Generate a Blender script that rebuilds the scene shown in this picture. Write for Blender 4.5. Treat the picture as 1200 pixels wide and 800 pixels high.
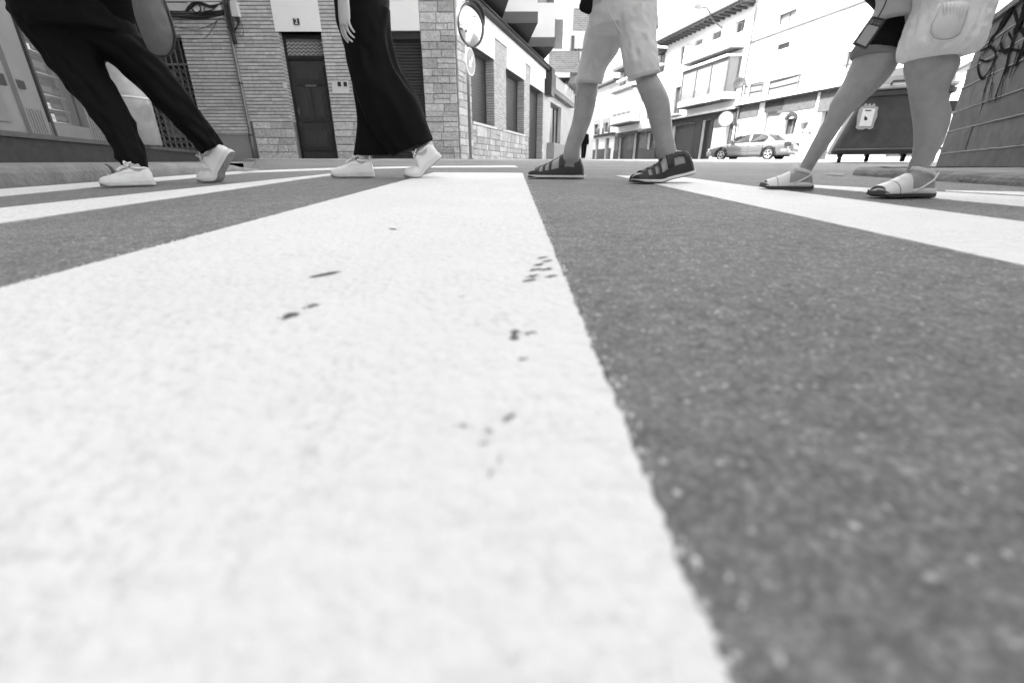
import bpy, bmesh, math, random
from mathutils import Vector, Matrix, noise
random.seed(7)
for o in list(bpy.data.objects): bpy.data.objects.remove(o)
S = bpy.context.scene
R = math.radians
# ------------------------------------------------------------------ camera
F = 510.0                       # focal length in pixels of a 1200 px wide frame
PITCH = math.atan(203 / F)
H = .14                         # lens height above the asphalt
cam = bpy.data.objects.new('camera', bpy.data.cameras.new('camera'))
S.collection.objects.link(cam); S.camera = cam
cam.location = (0, 0, H); cam.rotation_euler = (R(90) - PITCH, 0, 0)
cam.data.sensor_width = 36; cam.data.lens = 36 * F / 1200
cam.data.clip_start = .01; cam.data.clip_end = 600
cam.data.dof.use_dof = True; cam.data.dof.focus_distance = 2.6; cam.data.dof.aperture_fstop = 3.2
# ------------------------------------------------------------------ light
SUN_EL, SUN_AZ = 47, 275        # azimuth clockwise from +Y
W = bpy.data.worlds.new('World'); S.world = W; W.use_nodes = True
nt = W.node_tree; bg = nt.nodes['Background']
sky = nt.nodes.new('ShaderNodeTexSky'); sky.sky_type = 'NISHITA'; sky.sun_disc = False
sky.sun_elevation = R(SUN_EL); sky.sun_rotation = R(SUN_AZ); sky.air_density = 1.0; sky.dust_density = 2.5
bw = nt.nodes.new('ShaderNodeRGBToBW')
nt.links.new(sky.outputs[0], bw.inputs[0]); nt.links.new(bw.outputs[0], bg.inputs[0])
bg.inputs[1].default_value = .15
sun = bpy.data.objects.new('sun', bpy.data.lights.new('sun', 'SUN')); S.collection.objects.link(sun)
sun.data.energy = 2.4; sun.data.angle = R(.53)
sd = Vector((math.sin(R(SUN_AZ)) * math.cos(R(SUN_EL)), math.cos(R(SUN_AZ)) * math.cos(R(SUN_EL)), math.sin(R(SUN_EL))))
sun.rotation_euler = sd.to_track_quat('Z', 'Y').to_euler()
S.view_settings.view_transform = 'Standard'; S.view_settings.look = 'None'
S.view_settings.exposure = 2.62; S.view_settings.gamma = 1; S.view_settings.use_curve_mapping = False

# ------------------------------------------------------------------ measuring helpers
c_, s_ = math.cos(PITCH), math.sin(PITCH)
M = math.tan(math.atan(219.5 / F) - PITCH)          # the road climbs gently away from the lens
def ray(x, y):
    u = (x - 600) / F; v = (400 - y) / F
    return (u, c_ + v * s_, -s_ + v * c_)
def gnd(x, y, dz=0):
    r = ray(x, y); t = (dz - H) / (r[2] - M * r[1]); return Vector((r[0] * t, r[1] * t, H + r[2] * t))
def dep(x, y, D):
    r = ray(x, y); t = D / r[1]; return Vector((r[0] * t, D, H + r[2] * t))
def hz(x, y, z):
    r = ray(x, y); t = (z - H) / r[2]; return Vector((r[0] * t, r[1] * t, z))
def sst(a, b, x):
    t = min(1, max(0, (x - a) / (b - a))); return t * t * (3 - 2 * t)
def lerp(a, b, t): return a + (b - a) * t
def ground_z(y):
    if y < 14: return M * y
    if y < 27: return M * 14 + .0141 * (y - 14)
    return M * 14 + .0141 * 13 + .0178 * (y - 27)

# ------------------------------------------------------------------ materials (all grey: the place is seen in monochrome)
MATS = {}
def mat(name, v, rough=.7, var=.12, vs=4, bump=0, bs=60, metal=0, tone=0, spec=.4, bd=.01, stretch=None, coat=0):
    if name in MATS: return MATS[name]
    m = bpy.data.materials.new(name); m.use_nodes = True; n = m.node_tree.nodes; L = m.node_tree.links
    b = n['Principled BSDF']; b.inputs['Roughness'].default_value = rough; b.inputs['Metallic'].default_value = metal
    b.inputs['Specular IOR Level'].default_value = spec; b.inputs['Coat Weight'].default_value = coat
    tc = n.new('ShaderNodeTexCoord'); mp = n.new('ShaderNodeMapping'); L.new(tc.outputs['Object'], mp.inputs[0])
    if stretch: mp.inputs['Scale'].default_value = stretch
    no = n.new('ShaderNodeTexNoise'); no.inputs['Scale'].default_value = vs; no.inputs['Detail'].default_value = 7; no.inputs['Roughness'].default_value = .62
    L.new(mp.outputs[0], no.inputs['Vector'])
    mr = n.new('ShaderNodeMapRange'); mr.inputs['From Min'].default_value = .25; mr.inputs['From Max'].default_value = .75
    mr.inputs['To Min'].default_value = v * (1 - var); mr.inputs['To Max'].default_value = v * (1 + var); mr.clamp = False
    L.new(no.outputs[0], mr.inputs['Value']); out = mr.outputs[0]
    if tone:
        at = n.new('ShaderNodeAttribute'); at.attribute_name = 'tone'
        m2 = n.new('ShaderNodeMapRange'); m2.inputs['To Min'].default_value = 1 - tone; m2.inputs['To Max'].default_value = 1 + tone
        L.new(at.outputs['Fac'], m2.inputs['Value'])
        mu = n.new('ShaderNodeMath'); mu.operation = 'MULTIPLY'; L.new(out, mu.inputs[0]); L.new(m2.outputs[0], mu.inputs[1]); out = mu.outputs[0]
    L.new(out, b.inputs['Base Color'])
    if bump:
        n2 = n.new('ShaderNodeTexNoise'); n2.inputs['Scale'].default_value = bs; n2.inputs['Detail'].default_value = 5; L.new(mp.outputs[0], n2.inputs['Vector'])
        bp = n.new('ShaderNodeBump'); bp.inputs['Strength'].default_value = bump; bp.inputs['Distance'].default_value = bd
        L.new(n2.outputs[0], bp.inputs['Height']); L.new(bp.outputs[0], b.inputs['Normal'])
    MATS[name] = m; return m

def nodes_of(name):
    m = bpy.data.materials.new(name); m.use_nodes = True; MATS[name] = m
    return m, m.node_tree.nodes, m.node_tree.links, m.node_tree.nodes['Principled BSDF']
def math_node(n, L, op, a, b=None, clamp=False):
    q = n.new('ShaderNodeMath'); q.operation = op; q.use_clamp = clamp
    for i, v in enumerate((a, b)):
        if v is None: continue
        if isinstance(v, (int, float)): q.inputs[i].default_value = v
        else: L.new(v, q.inputs[i])
    return q.outputs[0]

def asphalt_mat():
    m, n, L, b = nodes_of('asphalt'); tc = n.new('ShaderNodeTexCoord'); co = tc.outputs['Object']
    def vor(scale, feat='F1'):
        v = n.new('ShaderNodeTexVoronoi'); v.inputs['Scale'].default_value = scale; v.feature = feat; L.new(co, v.inputs['Vector']); return v
    def noi(scale, d=4, r=.55):
        v = n.new('ShaderNodeTexNoise'); v.inputs['Scale'].default_value = scale; v.inputs['Detail'].default_value = d; v.inputs['Roughness'].default_value = r
        L.new(co, v.inputs['Vector']); return v.outputs[0]
    v1 = vor(185); v2 = vor(420); big = noi(.9, 5); mid = noi(9, 5); fine = noi(330, 5, .75)
    rnd = n.new('ShaderNodeSeparateColor'); L.new(v1.outputs['Color'], rnd.inputs[0])
    rnd2 = n.new('ShaderNodeSeparateColor'); L.new(v2.outputs['Color'], rnd2.inputs[0])
    # stones stand up between bitumen
    st1 = math_node(n, L, 'SUBTRACT', 1, math_node(n, L, 'MULTIPLY', v1.outputs['Distance'], 1.35), True)
    light = math_node(n, L, 'MULTIPLY', math_node(n, L, 'GREATER_THAN', rnd.outputs[0], .958), math_node(n, L, 'GREATER_THAN', st1, .52))
    light2 = math_node(n, L, 'GREATER_THAN', rnd2.outputs[1], .94)
    rr_ = math_node(n, L, 'POWER', rnd.outputs[0], 2.2)
    stone = math_node(n, L, 'MULTIPLY_ADD', rr_, .08); stone.node.inputs[2].default_value = .075
    edge = math_node(n, L, 'MULTIPLY', math_node(n, L, 'SUBTRACT', st1, .28, True), 4, True)
    col = math_node(n, L, 'MULTIPLY', stone, edge)
    col = math_node(n, L, 'ADD', col, .225)
    col = math_node(n, L, 'ADD', col, math_node(n, L, 'MULTIPLY', light, .3))
    col = math_node(n, L, 'ADD', col, math_node(n, L, 'MULTIPLY', light2, .13))
    col = math_node(n, L, 'ADD', col, math_node(n, L, 'MULTIPLY', math_node(n, L, 'SUBTRACT', fine, .5), .34))
    f1 = math_node(n, L, 'MULTIPLY_ADD', big, .7); f1.node.inputs[2].default_value = .65
    f2 = math_node(n, L, 'MULTIPLY_ADD', mid, .45); f2.node.inputs[2].default_value = .78
    col = math_node(n, L, 'MULTIPLY', math_node(n, L, 'MULTIPLY', col, f1), f2)
    f3 = math_node(n, L, 'MULTIPLY_ADD', noi(60, 5, .7), 1.7); f3.node.inputs[2].default_value = .15  # tone mottle stands in for the weak shading of the coarse bumps
    col = math_node(n, L, 'MULTIPLY', col, f3)
    L.new(col, b.inputs['Base Color']); b.inputs['Roughness'].default_value = .82; b.inputs['Specular IOR Level'].default_value = .35
    hgt = math_node(n, L, 'ADD', math_node(n, L, 'MULTIPLY', st1, .7), math_node(n, L, 'MULTIPLY', fine, .35))
    hgt = math_node(n, L, 'ADD', hgt, math_node(n, L, 'MULTIPLY', noi(45, 3), 1.4))
    bp = n.new('ShaderNodeBump'); bp.inputs['Strength'].default_value = 1; bp.inputs['Distance'].default_value = .005
    L.new(hgt, bp.inputs['Height']); L.new(bp.outputs[0], b.inputs['Normal'])
    return m
CHIPS = []      # (x, y, half length, half width, angle) worn spots in the paint
def chip(px, py, L_, W_, px2=None, py2=None):
    p = gnd(px, py); q = gnd(px2, py2) if px2 else p + Vector((1, 0, 0))
    CHIPS.append((p.x, p.y, L_, W_, math.atan2(q.y - p.y, q.x - p.x)))
chip(381, 324, .017, .006, 395, 321); chip(340, 373, .009, .005, 350, 368); chip(367, 361, .0075, .0035, 376, 359)
chip(461, 270, .012, .005, 470, 272)
for a in ((635, 304), (628, 318), (640, 318), (624, 326), (645, 326), (632, 312), (641, 308), (620, 331)): chip(*a, .009, .0035, a[0] + 8, a[1] - 2)
chip(604, 393, .005, .0028, 600, 404); chip(602, 399, .0045, .003, 606, 388); chip(621, 394, .004, .0025, 628, 391); chip(613, 424, .0026, .002)
chip(597, 493, .0034, .0016, 602, 487); chip(545, 503, .0034, .0006, 553, 504); chip(568, 522, .0012, .002); chip(570, 510, .0007, .0022)
chip(586, 543, .0024, .0009, 582, 552); chip(578, 558, .0022, .0009, 574, 565); chip(540, 350, .002, .001)
def paint_mat():
    m, n, L, b = nodes_of('road_paint'); tc = n.new('ShaderNodeTexCoord'); co = tc.outputs['Object']
    def noi(scale, d=4, r=.55):
        v = n.new('ShaderNodeTexNoise'); v.inputs['Scale'].default_value = scale; v.inputs['Detail'].default_value = d; v.inputs['Roughness'].default_value = r
        L.new(co, v.inputs['Vector']); return v
    wn = noi(170, 6, .8); vm = n.new('ShaderNodeVectorMath'); vm.operation = 'SUBTRACT'; L.new(wn.outputs['Color'], vm.inputs[0]); vm.inputs[1].default_value = (.5, .5, .5)
    vs = n.new('ShaderNodeVectorMath'); vs.operation = 'SCALE'; L.new(vm.outputs[0], vs.inputs[0]); vs.inputs['Scale'].default_value = .027
    va = n.new('ShaderNodeVectorMath'); va.operation = 'ADD'; L.new(co, va.inputs[0]); L.new(vs.outputs[0], va.inputs[1])
    acc = None
    for (x, y, lx, ly, an) in CHIPS:
        mp = n.new('ShaderNodeMapping'); mp.vector_type = 'TEXTURE'; L.new(va.outputs[0], mp.inputs[0])
        mp.inputs['Location'].default_value = (x, y, 0); mp.inputs['Rotation'].default_value = (0, 0, an); mp.inputs['Scale'].default_value = (lx, ly, 1000)
        ln = n.new('ShaderNodeVectorMath'); ln.operation = 'LENGTH'; L.new(mp.outputs[0], ln.inputs[0])
        acc = ln.outputs['Value'] if acc is None else math_node(n, L, 'MINIMUM', acc, ln.outputs['Value'])
    mr = n.new('ShaderNodeMapRange'); mr.inputs['From Min'].default_value = .75; mr.inputs['From Max'].default_value = 1.25; L.new(acc, mr.inputs['Value'])
    spk = noi(150, 5, .75).outputs[0]; spk = math_node(n, L, 'MULTIPLY', math_node(n, L, 'SUBTRACT', spk, .67, True), 9, True)
    stain = noi(3.2, 6, .6).outputs[0]; s2 = noi(38, 5, .65).outputs[0]
    base = math_node(n, L, 'MULTIPLY_ADD', stain, .14); base.node.inputs[2].default_value = .80
    base = math_node(n, L, 'ADD', base, math_node(n, L, 'MULTIPLY', math_node(n, L, 'SUBTRACT', s2, .5), .07))
    base = math_node(n, L, 'SUBTRACT', base, math_node(n, L, 'MULTIPLY', spk, .3))  # mottle and specks in the colour make up for faint grain shading
    vc = n.new('ShaderNodeTexVoronoi'); vc.inputs['Scale'].default_value = 150; L.new(co, vc.inputs['Vector'])
    cav_shade = math_node(n, L, 'MULTIPLY', math_node(n, L, 'SUBTRACT', vc.outputs['Distance'], .5, True), .32)  # hollows between grains darkened in the colour, standing for their shade
    msk = math_node(n, L, 'MULTIPLY', math_node(n, L, 'SUBTRACT', noi(13, 4).outputs[0], .42, True), 5, True)
    base = math_node(n, L, 'SUBTRACT', base, math_node(n, L, 'MULTIPLY', cav_shade, msk))
    base = math_node(n, L, 'SUBTRACT', base, math_node(n, L, 'MULTIPLY', math_node(n, L, 'SUBTRACT', noi(520, 4, .7).outputs[0], .5, True), .5))
    mx = n.new('ShaderNodeMix'); mx.data_type = 'FLOAT'; L.new(mr.outputs[0], mx.inputs['Factor']); mx.inputs[2].default_value = .14; L.new(base, mx.inputs[3])
    L.new(mx.outputs[0], b.inputs['Base Color']); b.inputs['Roughness'].default_value = .72; b.inputs['Specular IOR Level'].default_value = .3
    v = n.new('ShaderNodeTexVoronoi'); v.inputs['Scale'].default_value = 95; v.feature = 'SMOOTH_F1'; L.new(co, v.inputs['Vector'])
    hgt = math_node(n, L, 'ADD', math_node(n, L, 'MULTIPLY', v.outputs['Distance'], -.8), math_node(n, L, 'MULTIPLY', noi(34, 4).outputs[0], 1.7))
    hgt = math_node(n, L, 'ADD', hgt, math_node(n, L, 'MULTIPLY', noi(300, 3).outputs[0], .25))
    hgt = math_node(n, L, 'ADD', hgt, mr.outputs[0])
    bp = n.new('ShaderNodeBump'); bp.inputs['Strength'].default_value = 1; bp.inputs['Distance'].default_value = .0045
    L.new(hgt, bp.inputs['Height']); L.new(bp.outputs[0], b.inputs['Normal'])
    return m
ASPH, PAINT = asphalt_mat(), paint_mat()
def brick_mat(name, v, mort, bw_, bh, mscale=1, axis='XZ'):
    m, n, L, b = nodes_of(name); tc = n.new('ShaderNodeTexCoord'); sp = n.new('ShaderNodeSeparateXYZ'); L.new(tc.outputs['Object'], sp.inputs[0])
    cb = n.new('ShaderNodeCombineXYZ'); L.new(sp.outputs['X' if axis == 'XZ' else 'Y'], cb.inputs[0]); L.new(sp.outputs['Z'], cb.inputs[1])
    t = n.new('ShaderNodeTexBrick'); t.inputs['Scale'].default_value = 1; t.inputs['Brick Width'].default_value = bw_; t.inputs['Row Height'].default_value = bh
    t.inputs['Mortar Size'].default_value = bh * .11 * mscale; t.inputs['Color1'].default_value = (v * 1.15,) * 3 + (1,); t.inputs['Color2'].default_value = (v * .8,) * 3 + (1,)
    t.inputs['Mortar'].default_value = (mort,) * 3 + (1,); L.new(cb.outputs[0], t.inputs['Vector'])
    no = n.new('ShaderNodeTexNoise'); no.inputs['Scale'].default_value = 6; no.inputs['Detail'].default_value = 6; L.new(tc.outputs['Object'], no.inputs['Vector'])
    f = math_node(n, L, 'MULTIPLY_ADD', no.outputs[0], .5); f.node.inputs[2].default_value = .75
    mu = n.new('ShaderNodeVectorMath'); mu.operation = 'SCALE'; L.new(t.outputs['Color'], mu.inputs[0]); L.new(f, mu.inputs['Scale'])
    L.new(mu.outputs[0], b.inputs['Base Color']); b.inputs['Roughness'].default_value = .85
    bp = n.new('ShaderNodeBump'); bp.invert = True; bp.inputs['Strength'].default_value = .6; bp.inputs['Distance'].default_value = .01
    L.new(t.outputs['Fac'], bp.inputs['Height']); L.new(bp.outputs[0], b.inputs['Normal']); return m

# ------------------------------------------------------------------ mesh builder
class MB:
    def __init__(s): s.v = []; s.f = []; s.t = []; s.tone = .5
    def add(s, vs, fs):
        o = len(s.v); s.v += [tuple(p) for p in vs]; s.t += [s.tone] * len(vs); s.f += [tuple(i + o for i in f) for f in fs]; return o
    def quad(s, a, b, c, d): s.add([a, b, c, d], [(0, 1, 2, 3)])
    def hexa(s, p):      # p: 8 corners, bottom 0-3, top 4-7
        s.add(p, [(0, 3, 2, 1), (4, 5, 6, 7), (0, 1, 5, 4), (1, 2, 6, 5), (2, 3, 7, 6), (3, 0, 4, 7)])
    def box(s, x0, x1, y0, y1, z0, z1, mx=None):
        p = [Vector(q) for q in ((x0, y0, z0), (x1, y0, z0), (x1, y1, z0), (x0, y1, z0), (x0, y0, z1), (x1, y0, z1), (x1, y1, z1), (x0, y1, z1))]
        if mx: p = [mx @ q for q in p]
        s.hexa(p)
    def loft(s, rings, caps=True):
        n = len(rings[0]); o = len(s.v)
        for r in rings: s.v += [tuple(p) for p in r]; s.t += [s.tone] * n
        for i in range(len(rings) - 1):
            for j in range(n):
                k = (j + 1) % n; s.f.append((o + i * n + j, o + i * n + k, o + (i + 1) * n + k, o + (i + 1) * n + j))
        if caps: s.f.append(tuple(o + j for j in range(n))[::-1]); s.f.append(tuple(o + (len(rings) - 1) * n + j for j in range(n)))
    def tube(s, pts, r, seg=8):
        pts = [Vector(p) for p in pts]; rings = []
        rr = r if isinstance(r, (list, tuple)) else [r] * len(pts)
        up = None
        for i, p in enumerate(pts):
            d = (pts[min(i + 1, len(pts) - 1)] - pts[max(i - 1, 0)]).normalized()
            if up is None: up = Vector((0, 0, 1)) if abs(d.z) < .9 else Vector((1, 0, 0))
            a = d.cross(up).normalized(); b = a.cross(d).normalized(); up = b
            rings.append([p + (a * math.cos(t) + b * math.sin(t)) * rr[i] for t in [2 * math.pi * k / seg for k in range(seg)]])
        s.loft(rings)
    def prism(s, poly, vec):     # poly: list of 3d points
        n = len(poly); vec = Vector(vec); p = [Vector(q) for q in poly]
        s.add(p + [q + vec for q in p], [tuple(range(n))[::-1], tuple(range(n, 2 * n))] + [(i, (i + 1) % n, n + (i + 1) % n, n + i) for i in range(n)])
    def disc(s, c, ax, r, th, seg=32):
        ax = Vector(ax).normalized(); s.tube([Vector(c) - ax * th / 2, Vector(c) + ax * th / 2], r, seg)
    def build(s, name, m, parent=None, smooth=False, origin=None, fix=True):
        me = bpy.data.meshes.new(name); me.from_pydata(s.v, [], s.f); me.update()
        a = me.attributes.new('tone', 'FLOAT', 'POINT'); a.data.foreach_set('value', s.t)
        if fix:
            bm = bmesh.new(); bm.from_mesh(me); bmesh.ops.recalc_face_normals(bm, faces=bm.faces); bm.to_mesh(me); bm.free()
        if smooth:
            for p in me.polygons: p.use_smooth = True
        me.materials.append(m); o = bpy.data.objects.new(name, me); S.collection.objects.link(o)
        if parent: o.parent = parent
        return o
def mark(o, label=None, cat=None, group=None, kind=None):
    for k, v in (('label', label), ('category', cat), ('group', group), ('kind', kind)):
        if v: o[k] = v
    return o
def thing(name, label, cat, loc=(0, 0, 0), group=None):
    # parts keep world coordinates: the Empty marks the base, parts carry the inverse
    o = bpy.data.objects.new(name, None); S.collection.objects.link(o); o.location = loc; o.empty_display_size = .1
    mark(o, label, cat, group); return o
def settle(root):
    def rec(o):
        for ch in o.children:
            if o is root: ch.matrix_parent_inverse = Matrix.Translation(-Vector(root.location))
            rec(ch)
    rec(root)

# vertical wall planes
class Fac:
    def __init__(s, a, b, side):
        s.a = Vector((a[0], a[1])); d = Vector((b[0] - a[0], b[1] - a[1])); s.L = d.length; s.d = d.normalized()
        s.n = Vector((s.d.y, -s.d.x)) * side          # towards the street
    def pt(s, q, z, o=0):
        p = s.a + s.d * q + s.n * o; return Vector((p.x, p.y, z))
    def sz(s, x, y):
        r = ray(x, y); dx, dy = s.d; det = -r[0] * dy + r[1] * dx
        t = (-s.a.x * dy + s.a.y * dx) / det; X, Y = r[0] * t, r[1] * t
        return ((X - s.a.x) * dx + (Y - s.a.y) * dy, H + r[2] * t)
    def rect(s, x0, y0, x1, y1, pad=None):
        a = s.sz(x0, y0); b = s.sz(x1, y1); return (min(a[0], b[0]), max(a[0], b[0]), min(a[1], b[1]), max(a[1], b[1]))
    def box(s, mb, s0, s1, z0, z1, o0, o1):
        mb.hexa([s.pt(s0, z0, o1), s.pt(s1, z0, o1), s.pt(s1, z0, o0), s.pt(s0, z0, o0), s.pt(s0, z1, o1), s.pt(s1, z1, o1), s.pt(s1, z1, o0), s.pt(s0, z1, o0)])
    def blk(s, mb, s0, s1, z0, z1, o0, o1, ch=.012):
        j = lambda a: random.uniform(-a, a)
        f = [(s0 + ch, z0 + ch), (s1 - ch, z0 + ch), (s1 - ch, z1 - ch), (s0 + ch, z1 - ch)]
        m = [(s0, z0), (s1, z0), (s1, z1), (s0, z1)]
        v = [s.pt(a, b, o0) for a, b in m] + [s.pt(a, b, o1 - .012) for a, b in m] + [s.pt(a + j(.004), b + j(.004), o1 + j(.006)) for a, b in f]
        mb.add(v, [(0, 1, 5, 4), (1, 2, 6, 5), (2, 3, 7, 6), (3, 0, 4, 7), (4, 5, 9, 8), (5, 6, 10, 9), (6, 7, 11, 10), (7, 4, 8, 11), (8, 9, 10, 11)])
    def wall(s, mb, s0, s1, z0, z1, holes=(), rec=.25, o=0, back=8):
        ss = sorted({s0, s1, *[h[0] for h in holes], *[h[1] for h in holes]}); zs = sorted({z0, z1, *[h[2] for h in holes], *[h[3] for h in holes]})
        ss = [a for a in ss if s0 <= a <= s1]; zs = [a for a in zs if z0 <= a <= z1]
        for i in range(len(ss) - 1):
            for j in range(len(zs) - 1):
                cs, cz = (ss[i] + ss[i + 1]) / 2, (zs[j] + zs[j + 1]) / 2
                if any(h[0] < cs < h[1] and h[2] < cz < h[3] for h in holes): continue
                mb.quad(s.pt(ss[i], zs[j], o), s.pt(ss[i + 1], zs[j], o), s.pt(ss[i + 1], zs[j + 1], o), s.pt(ss[i], zs[j + 1], o))
        for h in holes:
            a, b, c, d = h[:4]
            for (p, q) in (((a, c), (a, d)), ((a, d), (b, d)), ((b, d), (b, c)), ((b, c), (a, c))):
                mb.quad(s.pt(*p, o), s.pt(*q, o), s.pt(*q, o - rec), s.pt(*p, o - rec))
        if back:      # body of the building behind the facade skin
            e = -rec - .15
            A = [s.pt(s0, z0, o), s.pt(s1, z0, o), s.pt(s1, z0, o - back), s.pt(s0, z0, o - back)]; B = [Vector((p.x, p.y, z1)) for p in A]
            mb.quad(A[0], A[3], B[3], B[0]); mb.quad(A[1], A[2], B[2], B[1]); mb.quad(A[3], A[2], B[2], B[3]); mb.quad(B[0], B[1], B[2], B[3])
            mb.quad(s.pt(s0, z0, e), s.pt(s1, z0, e), s.pt(s1, z1, e), s.pt(s0, z1, e))
def ashlar(mb, fac, s0, s1, z0, z1, holes=(), o0=-.01, o1=.03, hs=(.2, .34), ws=(.25, .62), seed=1):
    rd = random.Random(seed); z = z0
    while z < z1 - .02:
        h = min(rd.uniform(*hs), z1 - z)
        if z1 - z - h < .12: h = z1 - z
        q = s0
        while q < s1 - .01:
            w = rd.uniform(*ws)
            if s1 - q - w < .15: w = s1 - q
            segs = [(q, q + w)]
            for ho in holes:
                if ho[2] < z + h * .5 < ho[3]:
                    new = []
                    for a, b in segs:
                        if b <= ho[0] or a >= ho[1]: new.append((a, b)); continue
                        if a < ho[0]: new.append((a, ho[0]))
                        if b > ho[1]: new.append((ho[1], b))
                    segs = new
            for a, b in segs:
                if b - a < .04: continue
                if h > .24 and rd.random() < .25 and b - a > .25:      # a pair of thin stones in the course
                    mb.tone = rd.random(); fac.blk(mb, a + .006, b - .006, z + .006, z + h * .5 - .006, o0, o1 + rd.uniform(-.012, .012))
                    mb.tone = rd.random(); fac.blk(mb, a + .006, b - .006, z + h * .5 + .006, z + h - .006, o0, o1 + rd.uniform(-.012, .012))
                else:
                    mb.tone = rd.random(); fac.blk(mb, a + .006, b - .006, z + .006, z + h - .006, o0, o1 + rd.uniform(-.012, .012))
            q += w
        z += h
    mb.tone = .5
def ribs(mb, fac, s0, s1, z0, z1, holes=(), pitch=.086, fill=.74, o1=.014, seed=1):
    rd = random.Random(seed); z = z0
    while z < z1 - .02:
        t = min(z + pitch * fill, z1); segs = [(s0, s1)]
        for ho in holes:
            if ho[2] - .02 < (z + t) / 2 < ho[3] + .02:
                new = []
                for a, b in segs:
                    if b <= ho[0] or a >= ho[1]: new.append((a, b)); continue
                    if a < ho[0]: new.append((a, ho[0]))
                    if b > ho[1]: new.append((ho[1], b))
                segs = new
        for a, b in segs:
            q = a
            while q < b - .005:
                w = min(rd.uniform(.24, .3), b - q); 
                if b - q - w < .08: w = b - q
                mb.tone = rd.random(); fac.box(mb, q + .0015, q + w - .0015, z, t, -.004, o1 + rd.uniform(-.004, .004)); q += w
        z += pitch
    mb.tone = .5

# ================================================================== GROUND
def ss(a, b, x): return sst(a, b, x)
CB = Vector((-1.928 * 1.27, 3.6 * 1.27)); CE = Vector((-7.6, 14.2))      # end of the left kerb, far edge of the left pavement
def left_dip(x, y):
    if y < CB.y: d = (-2.26) - x
    else:
        e = (CE - CB).normalized(); w = Vector((x, y)) - CB; d = e.x * w.y - e.y * w.x       # positive to the left
    return ss(0.0, .5, d) * .16
def ground(x, y): return ground_z(y) - left_dip(x, y)
def axis_pts(lims):
    out = []
    for a, b, st in lims:
        k = max(1, round((b - a) / st)); out += [a + (b - a) * i / k for i in range(k)]
    return out + [lims[-1][1]]
mb = MB(); xs = axis_pts([(-160, -20, 20), (-20, -9, 1), (-9, -2, .25), (-2, 2, .5), (2, 9, 1), (9, 260, 12)]); ys = axis_pts([(-60, -2, 6), (-2, 16, .25), (16, 60, 2), (60, 400, 20)])
for y in ys: mb.v += [(x, y, ground(x, y)) for x in xs]
mb.t = [.5] * len(mb.v); nx = len(xs)
for j in range(len(ys) - 1):
    for i in range(nx - 1): mb.f.append((j * nx + i, j * nx + i + 1, (j + 1) * nx + i + 1, (j + 1) * nx + i))
mark(mb.build('road', ASPH, smooth=True), kind='structure')

def stripe(pts, rag=.0034, lift=.0025, step=.0035, crumbs=False):
    """painted band: ragged outline, thin real thickness"""
    P = [gnd(*p) if len(p) == 2 else Vector(p) for p in pts]; n = len(P); out = []
    for i in range(n):
        a, b = P[i], P[(i + 1) % n]; L_ = (b - a).length; k = max(2, int(L_ / step)); e = (b - a).normalized(); nr = Vector((e.y, -e.x, 0))
        for j in range(k):
            p = a.lerp(b, j / k); q = .55 * noise.noise(Vector((p.x * 40, p.y * 40, i))) + .6 * noise.noise(Vector((p.x * 150, p.y * 150, 5))) + .5 * noise.noise(Vector((p.x * 380, p.y * 380, 9)))
            out.append(p + nr * q * rag)
    top = [Vector((p.x, p.y, ground_z(p.y) + lift)) for p in out]; bot = [Vector((p.x, p.y, ground_z(p.y) - .004)) for p in out]
    m = MB(); k = len(top); m.add(top + bot, [tuple(range(k))] + [(i, (i + 1) % k, k + (i + 1) % k, k + i) for i in range(k)])
    if crumbs:      # flakes of paint that strayed over the long edges
        rd = random.Random(5)
        for i in range(n):
            a, b = P[i], P[(i + 1) % n]; L_ = (b - a).length
            if L_ < 1: continue
            e = (b - a).normalized(); nr = Vector((e.y, -e.x, 0))
            sg_ = 1 if (sum(P, Vector()) / n - a).dot(nr) < 0 else -1
            for q in range(int(L_ * 150)):
                c = a + e * rd.uniform(0, L_) + nr * sg_ * abs(rd.gauss(.003, .0065)); r = rd.uniform(.0006, .0019); z = ground_z(c.y) + .0016; an = rd.uniform(0, 6)
                pt = [(c.x + r * rd.uniform(.5, 1.3) * math.cos(an + t), c.y + r * rd.uniform(.5, 1.3) * math.sin(an + t)) for t in (0, 1.1, 2.3, 3.5, 4.9)]
                m.add([(x, y, z) for x, y in pt] + [(x, y, z - .002) for x, y in pt], [(0, 1, 2, 3, 4)] + [(i_, (i_ + 1) % 5, 5 + (i_ + 1) % 5, 5 + i_) for i_ in range(5)])
    mark(m.build('road_marking', PAINT), kind='structure')
def line_to(a, b, y):   # extend pixel line a->b to row y
    t = (y - a[1]) / (b[1] - a[1]); return (a[0] + (b[0] - a[0]) * t, y)
mn = gnd(*line_to((612, 203), (850, 800), 800)); mf = gnd(612, 203)
near = mn + (mn - mf).normalized() * .35
fl = gnd(509, 202.3); l0 = gnd(0, 340); nl = l0 + (l0 - fl).normalized() * .7
stripe([tuple(near), tuple(mf), tuple(fl), tuple(nl)], crumbs=True)
def ext(far, nearp, L_): a, b = gnd(*far), gnd(*nearp); return tuple(b + (b - a).normalized() * L_)
stripe([ext((722, 206), (1200, 313), 1), (722, 206), (800, 208), ext((800, 208), (1200, 261), 1.2)])
stripe([ext((925, 217.6), (1200, 243), 1.2), (925, 217.6), (925, 215.6), ext((925, 215.6), (1200, 231), 1.4)])
stripe([(1108, 223.6), (1108, 224.6), ext((1108, 224.6), (1200, 229.5), .6), ext((1108, 223.6), (1200, 225.5), .6)])
stripe([ext((390, 205), (0, 262), 1), ext((300, 208.5), (0, 240.5), 1.2), (388, 203.8), (392, 205)])
stripe([ext((300, 201.8), (0, 230.5), 1), ext((280, 201), (0, 222.3), 1.2), (280, 201), (300, 201.8)])
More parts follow.
